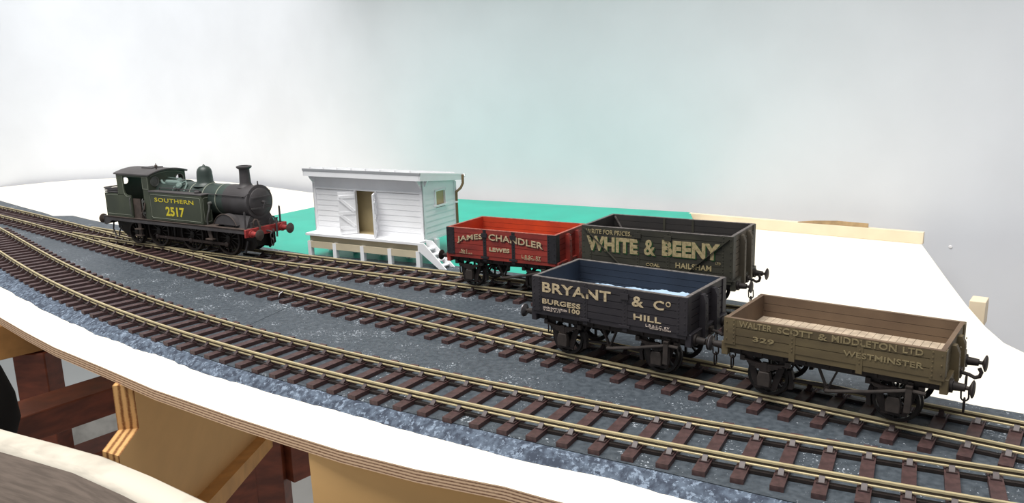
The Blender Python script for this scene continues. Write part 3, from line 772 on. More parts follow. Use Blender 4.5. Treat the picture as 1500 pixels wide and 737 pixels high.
# ------------------------------------------------------------------ open wagons
def arc_fn(h): return lambda t: -h*(2*t-1)**2
def wagon(spec):
    L, HT, HBT, W_ = spec['L'], spec['ht'], 16.2, spec.get('W', 30.5)
    paint, inside, iron, rim = M[spec['paint']], M[spec['paint']+'_in'], M[spec['iron']], M[spec['rim']]
    under = M['underframe']
    R = thing('open_wagon', spec['x'], spec['y'], 0, spec['rz'], spec['label'], 'wagon')
    hw = W_/2; hl = L/2; npl = spec['planks']; ph = (HT-HBT)/npl; t_ = 1.2
    for s in (-1, 1):                                   # sides: planks with fine gaps on an inner skin
        mb = MB()
        for k in range(npl):
            z0 = HBT+k*ph
            mb.box(-hl, hl, s*hw if s < 0 else hw-t_*.6, -hw+t_*.6 if s < 0 else hw, z0+.12, z0+ph-.1)
        mb.box(-hl+.1, hl-.1, min(s*(hw-t_*.55), s*(hw-t_*.25)), max(s*(hw-t_*.55), s*(hw-t_*.25)), HBT, HT-.15)
        sp = mb.build('side_planks', paint, R)
        mb = MB()
        for k in range(npl):
            z0 = HBT+k*ph
            mb.box(-hl+t_, hl-t_, min(s*(hw-t_), s*(hw-t_*.6)), max(s*(hw-t_), s*(hw-t_*.6)), z0+.06, z0+ph-.06)
        mb.build('inner_lining', inside, sp)
        mb = MB(); mb.box(-hl, hl, min(s*(hw-t_), s*(hw+.04)), max(s*(hw-t_), s*(hw+.04)), HT-.12, HT+.12); mb.build('top_edge', rim, sp)
    for s in (-1, 1):
        mb = MB()
        for k in range(npl):
            z0 = HBT+k*ph
            mb.box(s*hl if s < 0 else hl-t_*.6, -hl+t_*.6 if s < 0 else hl, -hw+t_*.62, hw-t_*.62, z0+.12, z0+ph-.1)
        mb.box(min(s*(hl-t_*.55), s*(hl-t_*.25)), max(s*(hl-t_*.55), s*(hl-t_*.25)), -hw+.7, hw-.7, HBT, HT-.15)
        ep = mb.build('end_planks', M[spec.get('end', spec['paint'])], R)
        mb = MB(); mb.box(min(s*(hl-t_), s*(hl-t_*.6)), max(s*(hl-t_), s*(hl-t_*.6)), -hw+t_, hw-t_, HBT, HT-.1); mb.build('inner_lining', inside, ep)
        mb = MB(); mb.box(min(s*(hl-t_), s*(hl+.04)), max(s*(hl-t_), s*(hl+.04)), -hw+t_, hw-t_, HT-.12, HT+.12); mb.build('top_edge', rim, ep)
        for v in (-4.6, 4.6):                           # end stanchions
            mb = MB(); mb.prism([(s*hl, 13.0), (s*(hl+2.2), 13.0), (s*(hl+2.0), HT-3.0), (s*(hl+1.1), HT-1.0), (s*hl, HT-1.0)], v-1.15, v+1.15, 'y')
            mb.build('end_stanchion', M[spec.get('post', spec['paint'])], R)
            mb = MB()
            for k in range(npl): mb.lathe((s*(hl+1.9), v, HBT+ph*(k+.5)-.2), (s, 0, 0), [(0, .3), (.28, .25)], 6)
            mb.build('bolts', iron, R.children[-1])
    # floor
    mb = MB(); zf = 17.0
    nx = 26
    for k in range(nx):
        a = -hl+t_+(L-2*t_)*k/nx; b = -hl+t_+(L-2*t_)*(k+1)/nx
        mb.box(a+.06, b-.06, -hw+t_, hw-t_, 16.2, zf)
    mb.box(-hl+t_, hl-t_, -hw+t_, hw-t_, 15.9, 16.7)
    mb.build('floor_planks', M[spec.get('floor', spec['paint']+'_in')], R)
    # ironwork: corner plates, side strapping, door hinges
    def plate(x0, x1, y0, y1, z0, z1, nm, m=iron, bolts=None, s=-1):
        mb = MB(); mb.box(x0, x1, y0, y1, z0, z1)
        if bolts:
            for bx, bz in bolts: mb.lathe((bx, s*(hw+.12), bz), (0, s, 0), [(0, .27), (.22, .22), (.24, 0)], 6, caps=False)
        return mb.build(nm, m, R)
    cpw = spec.get('cpw', 3.0)
    for s in (-1, 1):
        y0, y1 = (s*hw-.13, s*hw) if s < 0 else (hw, hw+.13)
        for e in (-1, 1):
            x0, x1 = (-hl-.3, -hl+cpw) if e < 0 else (hl-cpw, hl+.3)
            bl = [(e*(hl-cpw+.6), HBT+ph*(k+.5)+d) for k in range(npl) for d in (-.7, .7)] + [(e*(hl-.6), HBT+ph*(k+.5)) for k in range(npl)]
            plate(x0, x1, y0, y1, HBT-.3, HT+.05, 'corner_plate', bolts=bl, s=s)
            mb = MB(); xx = (-hl-.35, -hl) if e < 0 else (hl, hl+.35); yy = (s*hw, s*hw+cpw*.8) if s < 0 else (hw-cpw*.8, hw)
            mb.box(*xx, *yy, HBT-.3, HT+.05); mb.build('corner_plate', iron, R)
        for x in spec['straps']:
            bl = [(x, HBT+ph*(k+.5)+d) for k in range(npl) for d in (-.55, .55)]
            if abs(x) < hl-5:
                plate(x-.85, x+.85, y0, y1, HBT-2.4, HT+.02, 'strap', bolts=bl, s=s)
        if spec.get('catch'):
            for x in spec['straps']:
                mb = MB(); mb.box(x-1.5, x+1.5, y0-.4 if s < 0 else y1, y0 if s < 0 else y1+.4, HT-ph-1.0, HT-ph+.9); mb.box(x-2.0, x+2.0, y0-.5 if s < 0 else y1, y0+.0 if s < 0 else y1+.5, HBT-1.0, HBT-.2); mb.build('door_catch', iron, R)
        if spec.get('diag'):
            for e in (-1, 1):
                mb = MB(); mb.bar((e*(hl-1.2), s*(hw+.35), HT-1), (e*14, s*(hw+.35), HBT+1.5), .3, .95, up=(0, s, 0)); mb.build('diagonal_strap', iron, R)
    if spec.get('inner_diag'):
        mb = MB(); mb.bar((-hl+1.8, hw-t_-.3, HT-.6), (-hl+9, hw-t_-.3, HBT+5), .5, .9, up=(0, 1, 0)); mb.build('inner_brace', M['edge_pale'], R)
        for x in spec['straps']:
            mb = MB(); mb.box(x-.5, x+.5, hw-t_-.3, hw-t_, HBT+1, HT); mb.box(x-1.6, x+1.6, hw-t_-.7, hw-t_-.2, HBT+8.6, HBT+9.6); mb.build('inner_strap', iron, R)
    # solebars and headstocks
    for s in (-1, 1):
        mb = MB(); mb.box(-hl+.8, hl-.8, min(s*10.6, s*12.8), max(s*10.6, s*12.8), 12.3, 16.1)
        for k in range(9): mb.box(-hl+4+k*(L-8)/8-.4, -hl+4+k*(L-8)/8+.4, min(s*12.8, s*13.3), max(s*12.8, s*13.3), 12.8, 15.6)
        mb.build('solebar', under if spec['paint'] != 'red' else M['red'] if False else under, R)
        mb = MB(); mb.box(-hl+.3, hl-.3, min(s*(hw-1.6), s*(hw-.2)), max(s*(hw-1.6), s*(hw-.2)), 14.6, HBT+.1); mb.build('curb_rail', paint, R)
    for e in (-1, 1):
        mb = MB(); mb.box(min(e*(hl-.8), e*(hl+1.2)), max(e*(hl-.8), e*(hl+1.2)), -hw+.6, hw-.6, 12.0, 16.2)
        hs = mb.build('headstock', M[spec.get('head', spec['paint'])], R, bevel=.15)
        for v in (-11.4, 11.4):
            mb = MB(); mb.lathe((e*(hl+1.2), v, 13.8), (e, 0, 0), [(0, 1.9), (.7, 1.9), (.8, 1.25), (3.6, 1.0), (3.7, .55), (5.6, .5)], 14)
            bf_ = mb.build('buffer', under, R)
            mb = MB(); mb.lathe((e*(hl+6.5), v, 13.8), (e, 0, 0), [(-.9, .5), (-.15, 2.35), (.15, 2.45), (.45, 1.9), (.6, .01)], 20, caps=False)
            mb.build('buffer_head', M['buffer_steel'] if spec.get('shiny') else under, bf_)
        mb = MB(); mb.box(min(e*(hl+1.2), e*(hl+2.2)), max(e*(hl+1.2), e*(hl+2.2)), -1.3, 1.3, 12.6, 15.2)
        mb.tube([(e*(hl+2.2), 0, 14), (e*(hl+4.0), 0, 13.7), (e*(hl+5.4), 0, 13.1), (e*(hl+6.5), 0, 13.6), (e*(hl+6.9), 0, 14.8), (e*(hl+6.3), 0, 16.0)], .55, 8)
        mb.build('coupling_hook', under, R)
        mb = MB(); cx, cz = e*(hl+3.4), 13.0
        for k in range(3):
            z1 = cz-k*3.3; r_ = 1.0; pts = []
            for q in range(12):
                an = 2*pi*q/12; dx = cos(an)*r_; dz = sin(an)*1.15 + (0.9 if sin(an) > 0 else -0.9)
                pts.append((cx+(dx if k % 2 else 0), (0 if k % 2 else dx), z1-1.7+dz))
            mb.tube(pts, .26, 6, closed=True)
        mb.build('coupling_chain', under, R)
    # running gear
    for e in (-1, 1):
        ax = e*18.0
        ws = MB(); ws.tube([(ax, -11.3, 6.3), (ax, 11.3, 6.3)], .8, 10); wset = ws.build('axle', under, R)
        for s in (-1, 1):
            wh = MB()
            wh.lathe((ax, s*8.0, 6.3), (0, s, 0), [(0, 6.75), (.55, 6.75), (.7, 6.3), (2.4, 6.2), (2.4, 5.3), (1.2, 5.3), (1.2, 5.2)], 32, caps=False)
            wh.lathe((ax, s*8.0, 6.3), (0, s, 0), [(0, 6.75), (0.02, 5.3), (1.2, 5.25)], 32, caps=False)
            wh.lathe((ax, s*8.3, 6.3), (0, s, 0), [(0, 1.6), (1.7, 1.5), (1.9, .8)], 14)
            for k in range(8):
                an = 2*pi*k/8; wh.bar((ax+cos(an)*1.3, s*8.9, 6.3+sin(an)*1.3), (ax+cos(an)*5.4, s*8.9, 6.3+sin(an)*5.4), .7, .9, up=(0, 1, 0))
            wh.build('wheel', M['wheel_rim'], wset)
            # W-iron, spring and axlebox
            wi = MB(); y = s*12.0
            wi.prism([(ax-6.4, 12.4), (ax-4.2, 12.4), (ax-1.9, 4.6), (ax-2.2, 3.2), (ax-3.4, 3.2)], y-.25, y+.25, 'y')
            wi.prism([(ax+6.4, 12.4), (ax+3.4, 3.2), (ax+2.2, 3.2), (ax+1.9, 4.6), (ax+4.2, 12.4)], y-.25, y+.25, 'y')
            wi.box(ax-3.4, ax+3.4, y-.25, y+.25, 2.6, 3.4)
            wi.build('axle_guard', under, R)
            bx = MB(); y0, y1 = (s*14.3, s*12.2) if s < 0 else (s*12.2, s*14.3)
            bx.prism([(ax-1.9, 3.9), (ax+1.9, 3.9), (ax+2.0, 6.6), (ax+1.5, 8.5), (ax-1.5, 8.5), (ax-2.0, 6.6)], y0, y1, 'y')
            bx.build('axlebox', M['axlebox'], R, bevel=.25)
            sg = MB()
            for k in range(5):
                hl_ = 6.6-k*1.25; z = 10.6-k*.42
                pts = [(ax-hl_, z+.9*(hl_/6.6)**2), (ax-hl_*.5, z+.25*(hl_/6.6)**2), (ax, z), (ax+hl_*.5, z+.25*(hl_/6.6)**2), (ax+hl_, z+.9*(hl_/6.6)**2)]
                for i in range(4): sg.bar((pts[i][0], s*13.1, pts[i][1]), (pts[i+1][0], s*13.1, pts[i+1][1]), 1.5, .38)
            sg.box(ax-.8, ax+.8, s*13.1-.85, s*13.1+.85, 8.3, 11.2)
            for d in (-6.8, 6.8): sg.box(ax+d-.7, ax+d+.7, s*13.1-.8, s*13.1+.8, 11.0, 12.6)
            sg.build('leaf_spring', under, R)
    # brake gear
    for s in (-1, 1):
        vh = MB(); vh.bar((-2.6, s*12.1, 12.4), (0, s*12.1, 6.2), .5, 1.1, up=(0, 1, 0)); vh.bar((2.6, s*12.1, 12.4), (0, s*12.1, 6.2), .5, 1.1, up=(0, 1, 0)); vh.lathe((0, s*11.6, 6.4), (0, s, 0), [(0, .9), (1.6, .9)], 10)
        vh.build('brake_hanger', under, R)
        for e in (-1, 1):
            sh = MB(); sh.bar((0, s*9.8, 6.6), (e*10.8, s*9.8, 6.0), .7, .7); sh.prism([(e*10.4, 3.4), (e*11.7, 3.2), (e*11.4, 6.3), (e*12.2, 9.0), (e*10.9, 9.2), (e*10.2, 6.3)], s*9.8-.8, s*9.8+.8, 'y'); sh.bar((e*11.4, s*9.8, 9), (e*9.6, s*9.8, 13), .6, .6)
            sh.build('brake_shoe', under, R)
    lv = MB(); y = -14.6
    lv.tube([(0, -12.4, 6.4), (0.4, y, 6.6), (2, y, 6.9), (12, y, 8.9), (19, y, 10.6), (22, y, 11.4), (26.0, y, 11.2)], .55, 8)
    lv.build('brake_lever', M['axlebox'], R)
    gd = MB(); gd.prism([(21.0, 5.2), (22.6, 5.2), (22.8, 12.6), (21.2, 12.6)], -15.4, -15.0, 'y'); gd.prism([(21.0, 5.2), (22.6, 5.2), (22.8, 12.6), (21.2, 12.6)], -13.9, -13.5, 'y'); gd.box(21.1, 22.8, -15.4, -13.5, 12.0, 12.8)
    gd.box(21.3, 22.7, -13.6, -12.6, 12.0, 13.4)
    gd.build('lever_guard', M['axlebox'], R)
    # lettering on the near side
    Y = -hw-0.01
    LD = .17
    for it in spec['text']:
        text, x0, x1, z, h, mk = it[:6]; kw = it[6] if len(it) > 6 else {}
        shade = kw.pop('shade', None)
        if shade: lettering(R, text, x0, x1, z, h, M[shade], Y, name='lettering_shade', depth=.17, shift=(.5, -.38), **kw)
        lettering(R, text, x0, x1, z, h, M[mk], Y, depth=.21, **kw)
    return R
c = 'letter_cream'
wagon(dict(x=2.3, y=378.8, rz=-.540, L=56.9, ht=28.4, planks=5, paint='red', iron='black_iron', rim='edge_red', post='red', cpw=4.0, straps=(-7.9, 7.2), catch=True,
    label='bright red open wagon lettered JAMES CHANDLER LEWES, with black corner plates',
    text=[('JAMES', -22.9, -9.0, 23.3, 3.1, c, dict(arc=lambda t: -2.1*(1-t)**1.3, shade='letter_darkred')), ('CHANDLER', -5.6, 22.2, 23.8, 2.9, c, dict(arc=lambda t: -2.0*t**1.7, shade='letter_darkred')),
          ('LEWES', -5.4, 5.2, 18.7, 1.85, c, dict(bold=.04)), ('No 1', -20.8, -17.7, 17.1, 1.4, c, dict(bold=.0)), ('TARE 5.18.2', -21.9, -14.9, 15.4+1.1, .5, c, dict(bold=0)), ('L.B.SC. RY', 11.5, 21.2, 17.0, 1.5, c, dict(bold=.0)), ('LOAD 10 TONS', 12.9, 21.0, 16.4, .45, c, dict(bold=0))]))
wagon(dict(x=65.5, y=341.7, rz=-.557, L=64.4, ht=33.7, planks=7, paint='olive', end='olive_end', post='olive_end', iron='olive', rim='edge_pale', cpw=4.2, straps=(-7.0, 6.0), catch=True, diag=True, inner_diag=True,
    label='tall dark olive open wagon lettered WHITE & BEENY, behind the black wagon',
    text=[('WRITE FOR PRICES.', -30.3, -9.8, 30.6, 1.9, 'letter_buff', dict(bold=.01)), ('WHITE', -30.1, -6.9, 23.3, 6.3, 'letter_buff', dict(shade='letter_shade', bold=.05)), ('&', -4.2, .6, 23.4, 6.4, 'letter_buff', dict(shade='letter_shade')),
          ('BEENY', 3.6, 27.3, 23.9, 6.4, 'letter_buff', dict(shade='letter_shade', bold=.05)), ('COAL', -3.3, 2.7, 18.9, 1.3, 'letter_buff'), ('HAILSHAM', 9.4, 24.1, 19.3, 2.2, 'letter_buff'), ('LTD', 25.7, 27.7, 22.2, .9, 'letter_buff', dict(bold=0))]))
bw = wagon(dict(x=39.4, y=277.1, rz=-.638, L=58.2, ht=28.2, planks=5, paint='black', iron='black', rim='edge_pale', cpw=3.4, straps=(-7.8, 7.3), catch=True, shiny=True,
    label='black open wagon lettered BRYANT & Co, with a pale blue floor inside',
    text=[('BRYANT', -25.0, 2.2, 23.0, 3.5, 'letter_cream', dict(bold=.02)), ('BURGESS', -25.1, -9.6, 18.8, 1.75, 'letter_cream', dict(bold=.02)), ('WHEN EMPTY RETURN', -24.8, -15, 17.05, .7, 'letter_white', dict(bold=0)), ('100', -14.2, -9.8, 16.9, 1.6, 'letter_cream'),
          ('TARE 5.17', -24.8, -17.5, 16.3, .5, 'letter_white', dict(bold=0)), ('&', 10.0, 14.1, 22.9, 3.4, 'letter_cream', dict(bold=.02)), ('C', 17.7, 21.4, 23.0, 3.0, 'letter_cream', dict(bold=.02)), ('o', 21.9, 23.7, 24.4, 1.7, 'letter_cream', dict(bold=.0)),
          ('HILL', 10.6, 20.4, 18.5, 1.9, 'letter_cream', dict(bold=.02)), ('L.B.&.S.C. RY', 15.0, 23.3, 16.8, .9, 'letter_white', dict(bold=0)), ('LOAD 8 TONS', 16.5, 23.8, 16.3, .35, 'letter_white', dict(bold=0))]))
# rough pale floor in the black wagon
mb = MB(); nx, ny = 90, 34; vs = []
for j in range(ny+1):
    for i in range(nx+1):
        x = -27.8+55.6*i/nx; y = -13.9+27.8*j/ny
        e = min(1, (x+27.8)/6.0)
        z = 18.9 + 1.6*e + .9*x/28 + .8*mnoise.noise(Vector((x*.25, y*.25, 1)))+.4*mnoise.noise(Vector((x*.9, y*.9, 7)))
        vs.append((x, y, max(z, 17.3)))
fs = [(j*(nx+1)+i, j*(nx+1)+i+1, (j+1)*(nx+1)+i+1, (j+1)*(nx+1)+i) for j in range(ny) for i in range(nx)]
mb.add(vs, fs, 0, True); mb.build('rough_floor', M['pale_blue'], bw, recalc=False, angle=60)
wagon(dict(x=96.8, y=234.4, rz=-.644, L=59.9, ht=24.0, planks=3, paint='brown', iron='brown', rim='brown_in', floor='floor_plank', cpw=3.4, straps=(-26.6, -9.6, 9.0, 26.0),
    label='low brown three-plank open wagon lettered WALTER SCOTT & MIDDLETON, nearest the camera',
    text=[('WALTER', -25.5, -15.6, 21.7, 1.8, 'letter_tan'), ('SCOTT', -14.0, -3.9, 21.7, 1.8, 'letter_tan'), ('&', -2.4, 0.1, 21.7, 1.8, 'letter_tan'), ('MIDDLETON', 1.4, 18.3, 21.8, 1.9, 'letter_tan'), ('LTD', 19.8, 24.8, 21.9, 1.7, 'letter_tan'),
          ('WESTMINSTER', 4.7, 25.1, 18.3, 1.6, 'letter_tan'), ('329', -21.2, -14.8, 17.9, 1.45, 'letter_tan')]))

# ------------------------------------------------------------------ tank engine
def loco():
    R = thing('tank_engine', -139.53, 464.06, 0, -.55, 'dark olive green tank engine lettered SOUTHERN 2517 with a tall chimney and red buffer beam', 'locomotive')
    g, bk, un = M['loco_green'], M['loco_black'], M['loco_under']
    ZP = 16.65; HW = 15.3; LR = -126.7
    mb = MB(); mb.box(LR, 0, -HW, HW, ZP-.7, ZP); mb.build('running_plate', M['loco_rust'], R)
    for s in (-1, 1):
        mb = MB()
        y0, y1 = sorted((s*HW, s*(HW-.7)))
        poly = [(0, ZP), (0, ZP-2.3), (-112, ZP-2.3), (-120, ZP-2.4), (-124, ZP-4.4), (-126.2, ZP-5.4), (LR-.6, ZP-4.6), (LR-1.0, ZP-1.0), (LR, ZP)]
        mb.prism(poly, y0, y1, 'y'); mb.build('valance', bk, R)
    mb = MB(); mb.box(LR-1.2, LR, -HW, HW, 11.5, ZP); mb.build('rear_buffer_beam', bk, R)
    mb = MB(); mb.box(0, 1.3, -HW, HW, 12.2, ZP+.1); bbm = mb.build('buffer_beam', M['bufferbeam'], R, bevel=.2)
    for e, x0 in ((1, 1.3), (-1, LR-1.2)):
        for v in (-11.3, 11.3):
            mb = MB(); mb.lathe((x0, v, 14), (e, 0, 0), [(0, 2.1), (.8, 2.1), (1.0, 1.5), (4.2, 1.25), (4.3, .7), (6.2, .65)], 16); b = mb.build('buffer', M['bufferbeam'] if e > 0 else bk, R)
            mb = MB(); mb.lathe((x0+e*6.6, v, 14), (e, 0, 0), [(-.9, .6), (-.2, 2.9), (.15, 3.0), (.5, 2.5), (.65, .01)], 22, caps=False); mb.build('buffer_head', M['loco_rust'], b)
        mb = MB(); mb.tube([(x0, 0, 14), (x0+e*3, 0, 13.8), (x0+e*4.6, 0, 13.2), (x0+e*5.4, 0, 14.2), (x0+e*4.9, 0, 15.4)], .55, 8); mb.build('coupling_hook', bk, R)
        mb = MB(); pts = []
        for k in range(2):
            pts = [(x0+e*3.8+(cos(2*pi*q/12)*1.0 if k else 0), (0 if k else cos(2*pi*q/12)*1.1), 11.2-k*3.4+sin(2*pi*q/12)*2.1) for q in range(12)]
            mb.tube(pts, .3, 6, closed=True)
        mb.build('coupling_chain', bk, R)
    # hoses and lamp irons at the front
    for v in (-9.2, -4, 4, 9.2):
        mb = MB(); mb.box(-.6, 0.1, v-.5, v+.5, ZP, ZP+3.2); mb.box(-.6, .5, v-.5, v+.5, ZP+3.0, ZP+3.4); mb.build('lamp_iron', bk, R)
    for v in (-6.3, 6.0):
        mb = MB(); mb.tube([(-.4, v-1.6, ZP), (-.2, v-1.5, ZP+3.6), (.2, v-.7, ZP+4.8), (.8, v+.3, ZP+4.4), (2.0, v+.8, ZP+1.0), (2.2, v+.6, 13), (2.6, v, 9.5)], .55, 8); mb.build('brake_hose', M['loco_rust'] if v < 0 else bk, R)
    for v in (-12.8, 12.8):
        mb = MB(); mb.bar((-1.2, v, ZP), (-1.2, v, ZP+9.2), .8, .8, up=(1, 0, 0)); mb.lathe((-1.2, v, ZP+9.0), (0, 0, 1), [(0, .5), (1.0, .12)], 8); mb.build('lamp_bracket', bk, R)
    # tanks
    def rrect(x0, x1, z0, z1, r, k=4):
        pts = []
        for cx, cz, a0 in ((x1-r, z0+r, -pi/2), (x1-r, z1-r, 0), (x0+r, z1-r, pi/2), (x0+r, z0+r, pi)):
            for i in range(k+1): pts.append((cx+r*cos(a0+i*pi/2/k), cz+r*sin(a0+i*pi/2/k)))
        return pts
    VT = 13.2; T0, T1, ZT = -83.2, -35.5, 34.0
    for s in (-1, 1):
        mb = MB(); y0, y1 = sorted((s*VT, s*6.0)); mb.box(T0, T1, y0, y1, ZP, ZT); tk = mb.build('side_tank', g, R, bevel=.5)
        mb = MB(); y0, y1 = sorted((s*(VT+.15), s*5.6)); mb.box(T0, T1+.3, y0, y1, ZT-.4, ZT+.5); mb.build('tank_top', M['roof_grey'], tk, bevel=.25)
        mb = MB(); mb.tube([(x, s*(VT+.05), z) for x, z in rrect(T0+1.2, T1-1.2, ZP+1.6, ZT-1.8, 1.2)], .13, 5, closed=True)
        mb.tube([(T1+.05, s*v, z) for v, z in rrect(7.2, VT-1.0, ZP+1.6, ZT-1.8, .8)], .13, 5, closed=True)
        mb.build('lining', M['lining'], tk)
        mb = MB(); mb.tube([(T0+6, s*9.5, ZT+.5), (T0+6, s*9.5, ZT+2.0), (T1-6, s*9.5, ZT+2.0), (T1-6, s*9.5, ZT+.5)], .3, 6); mb.build('tank_handrail', bk, tk)
        mb = MB(); mb.lathe((T1-6.5, s*10, ZT+.4), (0, 0, 1), [(0, 2.0), (1.1, 2.0), (1.4, 1.2)], 14); mb.box(T1-8.8, T1-4.2, s*10-.4, s*10+.4, ZT+1.3, ZT+1.9); mb.build('filler_cap', bk, tk)
        for k in range(3):
            mb = MB(); mb.lathe((T0+12+9*k, s*7.6, ZT+.4), (0, 0, 1), [(0, .6), (.9, .5), (1.2, .2)], 8); mb.build('tank_bolt', bk, tk)
    # cab
    C0, C1, ZC = -113.0, -82.0, 43.0
    arch = lambda v: ZC + 2.9*(1-(v/15.0)**2)
    # cab side with window and doorway, lower bunker side
    for s in (-1, 1):
        y0, y1 = sorted((s*VT, s*(VT-.7)))
        mb = MB()
        def q(x0, x1, z0, z1): mb.box(x0, x1, y0, y1, z0, z1)
        q(C1-5.9, C1, ZP, ZC+.8); q(-113, -106.6, 31, ZC+.8); q(-106.6, C1-5.9, 42.1, ZC+.8)
        q(LR, -113, ZP, 31.2); q(-113, -100.4, ZP, 30.6)
        mb.prism([(-106.6, 30.6), (-104, 30.6), (-106.0, 31.6), (-106.6, 33.5)], y0, y1, 'y')
        cs = mb.build('cab_side', g, R)
        mb = MB()
        mb.tube([(LR+1.2, s*(VT+.05), ZP+1.6), (LR+1.0, s*(VT+.05), 30.0), (-113.6, s*(VT+.05), 30.2), (-112.4, s*(VT+.05), 31.4), (-112.2, s*(VT+.05), 42.2), (-107.4, s*(VT+.05), 42.4), (-107.2, s*(VT+.05), 33), (-106.2, s*(VT+.05), 30.8), (-104.5, s*(VT+.05), 29.9), (-101.2, s*(VT+.05), 29.8), (-101.2, s*(VT+.05), ZP+1.6)], .13, 5, closed=True)
        mb.tube([(-87.9, s*(VT+.05), 42.2), (-82.8, s*(VT+.05), 42.2), (-82.8, s*(VT+.05), 35.2), (-87.9, s*(VT+.05), 35.2)], .16, 5, closed=True)
        mb.build('lining', M['lining'], cs)
        mb = MB(); mb.box(-100.4, -93.5, y0+s*-1.0, y1+s*-1.0, ZP, 28.6); mb.build('cab_door', M['loco_rust'], cs)
        for x in (-100.9, -88.6):
            mb = MB(); mb.tube([(x, s*(VT+.2), ZP+2), (x, s*(VT+.9), ZP+3), (x, s*(VT+.9), 28.3), (x, s*(VT+.2), 29.2)], .35, 7)
            if x > -95:
                for z in (20, 23.5, 27): mb.lathe((x, s*(VT-.3), z), (0, 0, 1), [(0, 1.1), (1.1, 1.1)], 10)
            mb.build('handrail', M['steel'], cs)
        mb = MB(); mb.tube([(-90.5, s*(VT-.2), ZP+.5), (-90.2, s*(VT+.9), ZP+3.5), (-87.4, s*(VT+.9), ZP+6.5), (-87.2, s*(VT+.2), ZP+10)], .5, 7); mb.build('injector_pipe', M['loco_rust'], cs)
    # floor, front and back sheets with round windows
    def sheet(x0, x1, zlo, wins, nm):
        prof = [(-VT+.7, zlo)] + [(VT-.7, zlo)] + [(v, arch(v)-.4) for v in [VT-.7-(2*VT-1.4)*k/10 for k in range(11)]]
        bm = bmesh.new()
        # outline with holes: triangulated fill
        me = bpy.data.meshes.new(nm); loops = [prof] + [[(cv+r*cos(2*pi*k/16), cz+r*sin(2*pi*k/16)) for k in range(16)] for cv, cz, r in wins]
        edges = []
        for lp in loops:
            vv = [bm.verts.new((x0*MM, a*MM, b*MM)) for a, b in lp]
            for i in range(len(vv)): edges.append(bm.edges.new((vv[i], vv[(i+1) % len(vv)])))
        bmesh.ops.triangle_fill(bm, use_beauty=True, use_dissolve=False, edges=edges)
        ext = bmesh.ops.extrude_face_region(bm, geom=list(bm.faces))
        for e in ext['geom']:
            if isinstance(e, bmesh.types.BMVert): e.co.x = x1*MM
        bmesh.ops.recalc_face_normals(bm, faces=bm.faces); bm.to_mesh(me); bm.free()
        me.materials.append(g); o = bpy.data.objects.new(nm, me); C.objects.link(o); o.parent = R; return o
    fw = sheet(C1-.7, C1, ZP, [(-8.8, 39.4, 2.7), (8.8, 39.4, 2.7)], 'cab_front')
    for cv in (-8.8, 8.8):
        mb = MB(); mb.tube([(C1+.1, cv+2.8*cos(2*pi*k/20), 39.4+2.8*sin(2*pi*k/20)) for k in range(20)], .3, 6, closed=True); mb.build('window_rim', M['steel'], fw)
    mb = MB(); mb.lathe((C1-.5, -8.8, 39.4), (1, 0, 0), [(0, 2.7), (.3, 2.7)], 20); mb.build('window_glazing', M['steel'], fw)
    mb = MB(); mb.tube([(C1+.1, v, arch(v)-1.4) for v in [-11.6+23.2*k/14 for k in range(15)]], .17, 5); mb.build('lining', M['lining'], fw)
    bw_ = sheet(-113, -112.3, ZP, [(-7.5, 38.6, 2.2), (7.5, 38.6, 2.2)], 'cab_back')
    mb = MB(); mb.box(-112, C1-1, -VT+1.2, VT-1.2, ZP, ZP+1.0); mb.box(-92, C1-1, -6, 6, ZP, 34); mb.build('firebox_backhead', un, R)
    # roof
    mb = MB(); N = 16
    vs = []
    for x in (C0-1.6, C1+1.6):
        for dz in (0, .8):
            for k in range(N+1):
                v = -13.8+27.6*k/N; vs.append((x, v, arch(v)+dz-.2))
    K = N+1; fs = []
    for k in range(N):
        fs += [(k, k+1, 2*K+k+1, 2*K+k), (K+k, 3*K+k, 3*K+k+1, K+k+1), (k, K+k, K+k+1, k+1), (2*K+k, 2*K+k+1, 3*K+k+1, 3*K+k)]
    fs += [(0, 2*K, 3*K, K), (N, K+N, 3*K+N, 2*K+N)]
    mb.add(vs, fs, 0, True)
    mb.tube([(C1+1.6, -13.8+27.6*k/N, arch(-13.8+27.6*k/N)+.4) for k in range(N+1)], .45, 6)
    rf = mb.build('cab_roof', M['roof_grey'], R, angle=50)
    mb = MB(); mb.box(-100, -90, -4, 4, arch(0)+.3, arch(0)+1.1); mb.build('roof_vent', M['roof_grey'], rf)
    mb = MB(); mb.lathe((C1-3, -4.5, arch(4.5)+.2), (0, 0, 1), [(0, .7), (.4, .4), (1.6, .4), (1.7, .9), (2.8, .85), (3.2, .3), (4.0, .2)], 10); mb.build('whistle', M['loco_rust'], rf)
    # bunker
    mb = MB(); mb.box(LR, LR+.8, -VT, VT, ZP, 31.2); mb.box(LR+.8, -113, -VT+.7, VT-.7, 26, 26.6); bk_ = mb.build('bunker', g, R)
    for z in (32.0, 33.3):
        mb = MB(); mb.tube([(-113, -VT+.3, z), (LR+.3, -VT+.3, z), (LR+.3, VT-.3, z), (-113, VT-.3, z)], .42, 6); mb.build('coal_rail', bk, bk_)
    mb = MB(); mb.tube([(-113, -VT+.2, 34.3), (LR-.2, -VT+.2, 34.3), (LR-.2, VT-.2, 34.3), (-113, VT-.2, 34.3)], .5, 6); mb.build('coal_rail', bk, bk_)
    mb = MB(); mb.box(LR+1.2, -113.2, -VT+1.2, VT-1.2, 31.0, 33.6); mb.build('coal_plate', bk, bk_)
    # boiler
    ZBL = 30.3; RB = 8.9
    mb = MB(); mb.lathe((C1, 0, ZBL), (1, 0, 0), [(0, RB+1.0), (18, RB+1.0), (18.3, RB), (61, RB)], 40); bo = mb.build('boiler', M['loco_boiler'], R)
